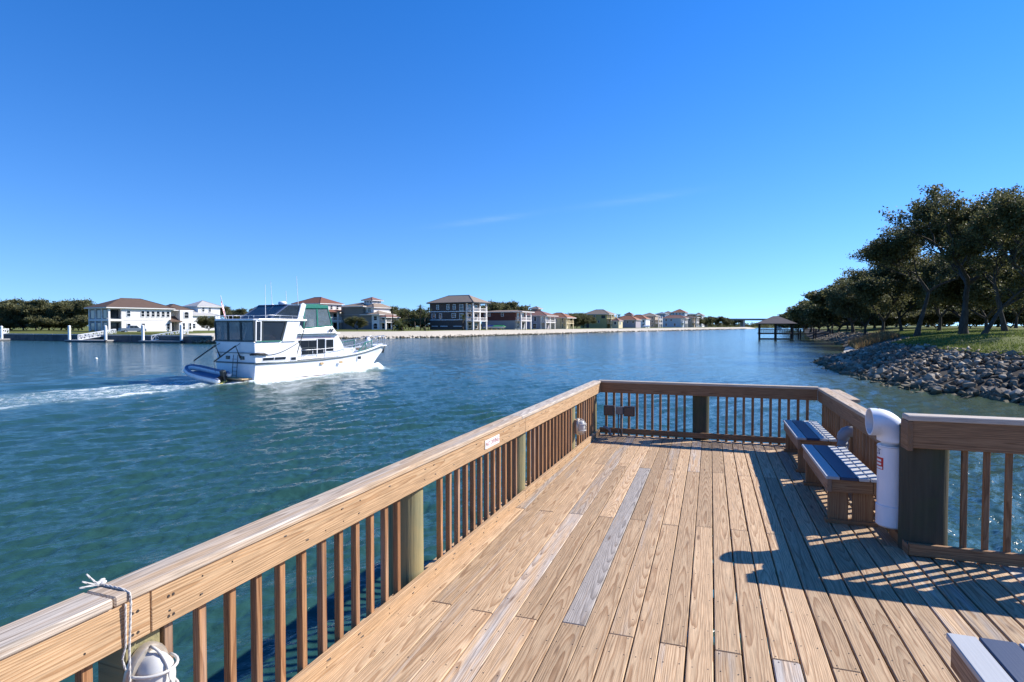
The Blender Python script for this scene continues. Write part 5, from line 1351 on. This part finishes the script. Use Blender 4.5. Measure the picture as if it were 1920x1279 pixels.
h = House('cream_house', 'cream house with bright orange tiled roof beside the lilac house', 1019, 240, -30)
h.wall(0, 7.6, 0, 8, 0, 4.9, 'cream').win('f', [(3.0, 3.8, .8, 1.1), (5.2, 3.8, 1.6, 1.2)]).balcony(7.6, 10.2, .2, 7.8, [2.5], 4.8, [(9.9, .5), (9.9, 4), (9.9, 7.5), (7.9, .5)], 'cream'); h.win('r', [(2.2, 3.8, 1.3, 1.6), (5.6, 3.8, 1.3, 1.6), (2.2, 1.2, 1.3, 1.8), (5.6, 1.2, 1.3, 1.8)]); h.roof(0, 10.3, 0, 8, 4.9, 2.2, 'orange')

h = House('olive_house', 'tall olive yellow house with brown pyramid roof', 1096, 300, -30)
h.wall(0, 12.0, 0, 9, 0, 8.4, 'olive').win('f', [(2.6, 7.2, 1.2, 1.0), (5.4, 7.2, 1.0, 1.0), (5.0, 3.9, .8, 1.4), (7.8, 3.9, .8, 1.4)]).door(1.0, 2.4, 0, 0, 4.6).door(9.2, 11.2, 0, 5.8, 7.6).roof(0, 13, 0, 9, 8.4, 2.8, 'tan')
h.balcony(12, 14.4, .3, 8.7, [2.8, 5.6], 8.2, [(14.1, .6), (14.1, 4.5), (14.1, 8.4)], 'cream'); h.win('r', [(2.6, 7.0, 1.6, 1.9), (6.4, 7.0, 1.6, 1.9), (2.6, 4.2, 1.6, 1.9), (6.4, 4.2, 1.6, 1.9)])
h.wall(-3.2, 0, 2, 8, 0, 6.0, 'olive').roof(-3.2, 0, 2, 8, 6.0, 1.0, 'tan', .4)
h.wall(14.4, 18.0, 1, 7, 0, 4.4, 'cream').win('f', [(16.2, 3.0, 1.2, 1.6, 1)]).win('r', [(3, 3.0, 1.2, 1.6, 1)]).roof(14.4, 18, 1, 7, 4.4, 1.6, 'rose', .4)

h = House('orange_roofed_house', 'low house with broad orange roof among palms', 1152, 332, -30)
h.wall(0, 12.5, 0, 9, 0, 5.0, 'lilac').win('f', rw(4, 1.6, 11, 3.6, 1.0, 1.3)).roof(0, 12.5, 0, 9, 5.0, 2.8, 'orange')
h = House('red_roofed_villa', 'villa with red roof and square tower beyond the orange roofed house', 1176, 372, -30)
h.wall(0, 12, 0, 9, 0, 6.4, 'cool').win('f', rw(4, 1.5, 10.5, 4.8, 1.0, 1.5) + rw(4, 1.5, 10.5, 1.8, 1.0, 1.5)).roof(0, 12, 0, 9, 6.4, 3.2, 'orange'); h.wall(-1, 3, -1, 3, 0, 9.6, 'pink').win('f', [(1, 8.2, 1.3, 1.4)]).roof(-1, 3, -1, 3, 9.6, 1.8, 'red')
h = House('tan_house', 'three storey tan house with brown roof left of the condominiums', 1200, 384, -30)
h.wall(0, 10, 0, 10, 0, 9.4, 'tan').win('f', rw(3, 1.8, 8.2, 7.8, 1.1, 1.4) + rw(3, 1.8, 8.2, 4.8, 1.1, 1.4) + rw(3, 1.8, 8.2, 1.8, 1.1, 1.4)).roof(0, 10, 0, 10, 9.4, 2.6, 'tan')
h.balcony(10, 12.4, .3, 9.5, [3.1, 6.2], 9.2, [(12.1, .6), (12.1, 5), (12.1, 9.2)])

def condo(name, label, px, d, w, hgt, mat, rmat, rh=3.0, rows=5, cols=4, dp=11):
    h = House(name, label, px, d, -30, 'building')
    h.wall(0, w, 0, dp, 0, hgt, mat).win('f', [(1.5 + (w - 3) * i / (cols - 1), 2 + (hgt - 3.5) * j / (rows - 1), 1.3, 1.7) for i in range(cols) for j in range(rows)]).win('r', [(2 + (dp - 4) * i / 2, 2 + (hgt - 3.5) * j / (rows - 1), 1.4, 1.8) for i in range(3) for j in range(rows)])
    h.roof(0, w, 0, dp, hgt, rh, rmat, .8); return h
condo('blue_condominium', 'blue gabled condominium block, leftmost of the far group', 1230, 520, 8, 14.2, 'blue', 'blue', 2.0, 4, 3)
condo('pale_blue_condominium', 'pale blue condominium with pointed grey roof beside the blue block', 1241, 540, 9, 15.0, 'paleblue', 'tan', 3.0, 4, 3)
condo('tall_condominium', 'tallest condominium with orange brown gable of the far group', 1259, 535, 12, 16.6, 'paleblue', 'orange', 4.0, 5, 4)
condo('grey_condominium', 'flat topped grey condominium right of the tallest', 1281, 540, 12, 14.2, 'grey', 'blue', 1.0, 4, 4)
condo('white_condominium', 'white condominium with brown lookout roof at the right of the far group', 1300, 560, 8, 13.2, 'cool', 'tan', 3.2, 4, 3)
h = House('blue_grey_house', 'low pale blue grey house in front of the condominiums', 1241, 410, -30)
h.wall(0, 13, 0, 9, 0, 6.6, 'paleblue').win('f', [(3, 5.2, 1.0, 1.4), (6.5, 5.2, 1.0, 1.4), (3, 2.0, 1.0, 1.6), (9, 2, 1.2, 1.6)]).balcony(13, 16, .3, 8.7, [3.2], 6.4, [(15.7, .6), (15.7, 4.5), (15.7, 8.4)]); h.roof(0, 16, 0, 9, 6.6, 2.2, 'rose')
h = House('brown_porch_house', 'brown house with white porch posts right of the blue grey house', 1272, 430, -30)
h.wall(0, 10, 0, 9, 0, 7.4, 'tan').win('f', rw(3, 1.8, 8.2, 5.6, 1.2, 1.6)).balcony(10, 13, .3, 8.7, [3.4], 7.2, [(12.7, .6), (12.7, 4.5), (12.7, 8.4)]); h.roof(0, 13, 0, 9, 7.4, 1.2, 'brown')

# ------------------------------------------------------------------ things on the far bank
def cartwheel(parent, x, y, r=.38):
    o = MB().tube([(x, y - .12, r), (x, y + .12, r)], r, 16).build('wheel', M['black'], parent)
    MB().tube([(x, y - .135, r), (x, y + .135, r)], r * .6, 12).build('rim', M['steel'], o)
tk_ = empty('pickup_truck', at(224, 143, 1.78), R(50)); tag(tk_, 'silver blue pickup truck parked on the grass before the white mansion', 'pickup')
M['truck'] = plain('truck_paint', (.16, .20, .25), .3, .3, var=.05); 
b_ = MB(); b_.sideprism([(0, .45), (5.6, .45), (5.6, .95), (5.4, 1.12), (4.1, 1.18), (1.9, 1.18), (0, 1.12)], -.95, .95); b_.build('body', M['truck'], tk_, bevel=.06)
b_ = MB(); b_.sideprism([(1.75, 1.16), (4.3, 1.16), (3.6, 1.82), (2.0, 1.84)], -.82, .82); cb_ = b_.build('cab', M['truck'], tk_, bevel=.05)
for s_ in (-1, 1):
    for q in (((2.05, 1.22), (2.85, 1.22), (2.85, 1.72), (2.1, 1.72)), ((2.95, 1.22), (4.0, 1.22), (3.5, 1.72), (2.95, 1.72))):
        m_ = MB(); m_.sideprism(list(q), s_ * .82, s_ * .835); m_.build('side_window', M['glass'], tk_)
MB().box(.15, 1.7, -.8, .8, 1.0, 1.2).build('load_bed', M['frame_dark'], tk_)
for x in (1.05, 4.5):
    for y in (-.86, .86): cartwheel(tk_, x, y)
MB().box(5.55, 5.66, -.9, .9, .42, .62).build('bumper', M['steel'], tk_); MB().box(-.1, .0, -.9, .9, .42, .62).build('bumper', M['steel'], tk_)
for s_ in (-.7, .7): MB().box(5.58, 5.63, s_ - .14, s_ + .14, .78, .95).build('headlight', M['lamp_white'], tk_)

def covered_boat(px, d, label, mat):
    e = empty('covered_boat', at(px, d, 1.95), R(-28)); tag(e, label, 'boat', 'covered boats stored by the maroon house')
    hm = MB(); hm.sideprism([(0, .5), (4.6, .5), (5.6, 1.2), (0, 1.15)], -.95, .95); hm.build('hull', M['white'], e, bevel=.1)
    cm = MB(); cm.add([(-.1, -1.0, 1.15), (5.7, -.6, 1.22), (5.7, .6, 1.22), (-.1, 1.0, 1.15), (.6, 0, 1.75), (4.2, 0, 1.85)], [(0, 1, 5, 4), (2, 3, 4, 5), (1, 2, 5), (3, 0, 4)]); cm.build('cover', mat, e)
    for x in (1.2, 3.2): MB().box(x - .1, x + .1, -.8, .8, 0, .5).build('trestle', M['tan'], e)
covered_boat(925, 240, 'boat under a bright green cover beside the maroon house', plain('green_tarp', (.05, .38, .10), .6))
covered_boat(908, 243, 'boat under a blue cover beside the maroon house', plain('blue_tarp', (.03, .07, .28), .6))
covered_boat(1206, 452, 'white runabout stored on the sand by the tan house', M['white'])

# floating docks with white piles and gangways
def gangway(p, q, label):
    p, q = Vector(p), Vector(q); e = empty('gangway', p); tag(e, label, 'gangway', 'gangways down to the floating docks')
    d = q - p; side = Vector((-d.y, d.x, 0)).normalized() * .6
    MB().bar(Vector((0, 0, 0)), d, 1.2, .12).build('walkway', M['cap_concrete'], e)
    for s_, nm in ((-1, 'truss'), (1, 'truss')):
        m_ = MB(); n = 9; o_ = side * s_; up = Vector((0, 0, 1.05))
        m_.bar(o_, o_ + d, .16, .16); m_.bar(o_ + up, o_ + d + up, .14, .14)
        for i in range(n):
            a = o_ + d * (i / n); b = o_ + d * ((i + 1) / n)
            m_.bar(a, a + up, .09, .09); m_.bar(a + (up if i % 2 else Vector()), b + (Vector() if i % 2 else up), .09, .09)
        m_.bar(o_ + d, o_ + d + up, .09, .09); m_.build(nm, M['white'], e)
def white_pile(px, d, top, label):
    e = empty('dock_pile', at(px, d, 0)); tag(e, label, 'pile', 'white mooring piles of the floating docks')
    MB().tube([(0, 0, -1.5), (0, 0, .55)], .27, 12).build('base', M['black'], e, smooth=True)
    MB().tube([(0, 0, .5), (0, 0, top), (0, 0, top + .12)], [.27, .27, .10], 12).build('shaft', M['white'], e, smooth=False)
def float_dock(pa, pb, da, db, label):
    A, B = at(pa, da), at(pb, db); e = empty('floating_dock', A); tag(e, label, 'dock', 'floating docks off the sea wall')
    d = B - A
    MB().bar(Vector((0, 0, .08)), d + Vector((0, 0, .08)), 2.4, .55).build('float', M['wall'], e)
    n = 5
    for i in range(n): MB().bar(d * (i / n) + Vector((0, 0, .42)), d * ((i + .97) / n) + Vector((0, 0, .42)), 2.55, .14).build('deck_panel', M['cap_concrete'], e)
float_dock(131, 206, 127, 124.5, 'floating dock left of the yacht, nearer the frame edge')
float_dock(268, 347, 121, 119, 'floating dock between the white mansion and the yacht')
float_dock(-60, 8, 140, 136, 'floating dock cut off by the left frame edge')
for px, d, top, lab in ((130, 126, 3.5, 'leftmost white pile of the left floating dock'), (198, 123.5, 3.5, 'right white pile of the left floating dock'), (268, 120, 3.6, 'left white pile of the floating dock before the mansion'), (340, 118, 3.7, 'white pile of the floating dock closest to the yacht'), (3, 136, 3.4, 'white pile at the left frame edge')): white_pile(px, d, top, lab)
gangway(at(147, 126.6, .5), at(216, 131.5, 1.75), 'white truss gangway to the left floating dock')
gangway(at(284, 120.8, .5), at(352, 124.5, 1.75), 'white truss gangway to the floating dock before the mansion')
gangway(at(-60, 140, .5), at(14, 147, 1.75), 'white truss gangway cut by the left frame edge')

# ------------------------------------------------------------------ pavilion over the water, walkway, bridge
pv = empty('dock_pavilion', at(1454, 153, 0), R(-22)); tag(pv, 'dark pavilion on piles with brown hip roof over the water', 'pavilion')
M['dark_timber'] = plain('dark_timber', (.045, .034, .03), .8)
for x in (-3.9, 0, 3.9):
    for y in (-2.8, 2.8): MB().box(x - .2, x + .2, y - .2, y + .2, -1.5, 4.1).build('post', M['dark_timber'], pv)
MB().box(-4.3, 4.3, -3.2, 3.2, 1.35, 1.65).build('platform', M['dark_timber'], pv)
for y in (-3.0, 3.0):
    r_ = MB(); r_.box(-4.2, 4.2, y - .05, y + .05, 2.5, 2.62)
    for x in np.arange(-4.1, 4.2, .4): r_.box(x - .04, x + .04, y - .04, y + .04, 1.65, 2.5)
    r_.build('balustrade', M['dark_timber'], pv)
MB().box(-4.1, 4.1, -3.0, 3.0, 3.9, 4.15).build('beam', M['dark_timber'], pv)
mb = MB(); a_, b2 = 5.0, 3.9
mb.add([(-a_, -b2, 4.1), (a_, -b2, 4.1), (a_, b2, 4.1), (-a_, b2, 4.1), (-.6, 0, 6.1), (.6, 0, 6.1)], [(0, 1, 5, 4), (1, 2, 5), (2, 3, 4, 5), (3, 0, 4), (0, 3, 2, 1)])
mb.build('roof', roofmat('roof_grey_brown', (.165, .14, .13)), pv)
MB().box(-a_, a_, -b2, b2, 3.98, 4.12).build('fascia', M['dark_timber'], pv)
for y in (-2.8, 2.8): MB().box(-3.9, 3.9, y - .12, y + .12, -.05, .22).build('waler', M['dark_timber'], pv)
wk = empty('pier_walkway', at(1482, 152, 0), R(-8)); tag(wk, 'narrow timber walkway from the pavilion to the right bank', 'walkway')
MB().box(0, 16, -.8, .8, 1.4, 1.62).build('deck', M['dark_timber'], wk)
for x in (2.2, 6.0, 10, 14):
    for y in (-.75, .75): MB().box(x - .14, x + .14, y - .14, y + .14, -1.5, 2.7).build('post', M['dark_timber'], wk)
for y in (-.78, .78): MB().box(0, 16, y - .05, y + .05, 2.45, 2.58).build('hand_rail', M['dark_timber'], wk)
br = empty('road_bridge', at(1392, 720, 0), R(6)); tag(br, 'long flat concrete road bridge crossing the far river', 'bridge')
MB().box(-62, 150, -5, 5, 9.9, 11.4).build('deck', plain('bridge_concrete', (.15, .15, .16), .8), br); MB().box(-62, 150, -5.2, -4.9, 11.4, 12.2).build('parapet', M['cap_concrete'], br)
for x in (-48, 0, 48, 96): MB().box(x - 1.1, x + 1.1, -4, 4, -2, 9.9).build('pier', M['cap_concrete'], br)
# wood on the far shore behind the bridge: one mass of trees
g_ = np.random.default_rng(9); V = []; 
cx = g_.uniform(-80, 700, 520); cy = 905 + g_.uniform(0, 60, 520) + np.abs(cx - 200) * .09; rr3 = g_.uniform(2.4, 4.6, 520)
C = np.repeat(np.stack([cx, cy, rr3 * .9 + 1], 1), 46, 0) + g_.normal(0, 1, (520 * 46, 3)) * np.repeat(rr3, 46)[:, None] * np.array([.6, .6, .5])
N = len(C); a = g_.normal(0, 1, (N, 3)); a /= np.linalg.norm(a, axis=1)[:, None]; b = np.cross(a, g_.normal(0, 1, (N, 3))); b /= np.linalg.norm(b, axis=1)[:, None]
me = fast_mesh('far_wood', np.stack([C - a, C + b * .7, C + a, C - b * .7], 1).reshape(-1, 3), np.arange(N * 4).reshape(-1, 4)); me.materials.append(M['oak'])
tag(link('far_wood', me), 'distant wood on the far shore behind the bridge', 'wood', kind='stuff')
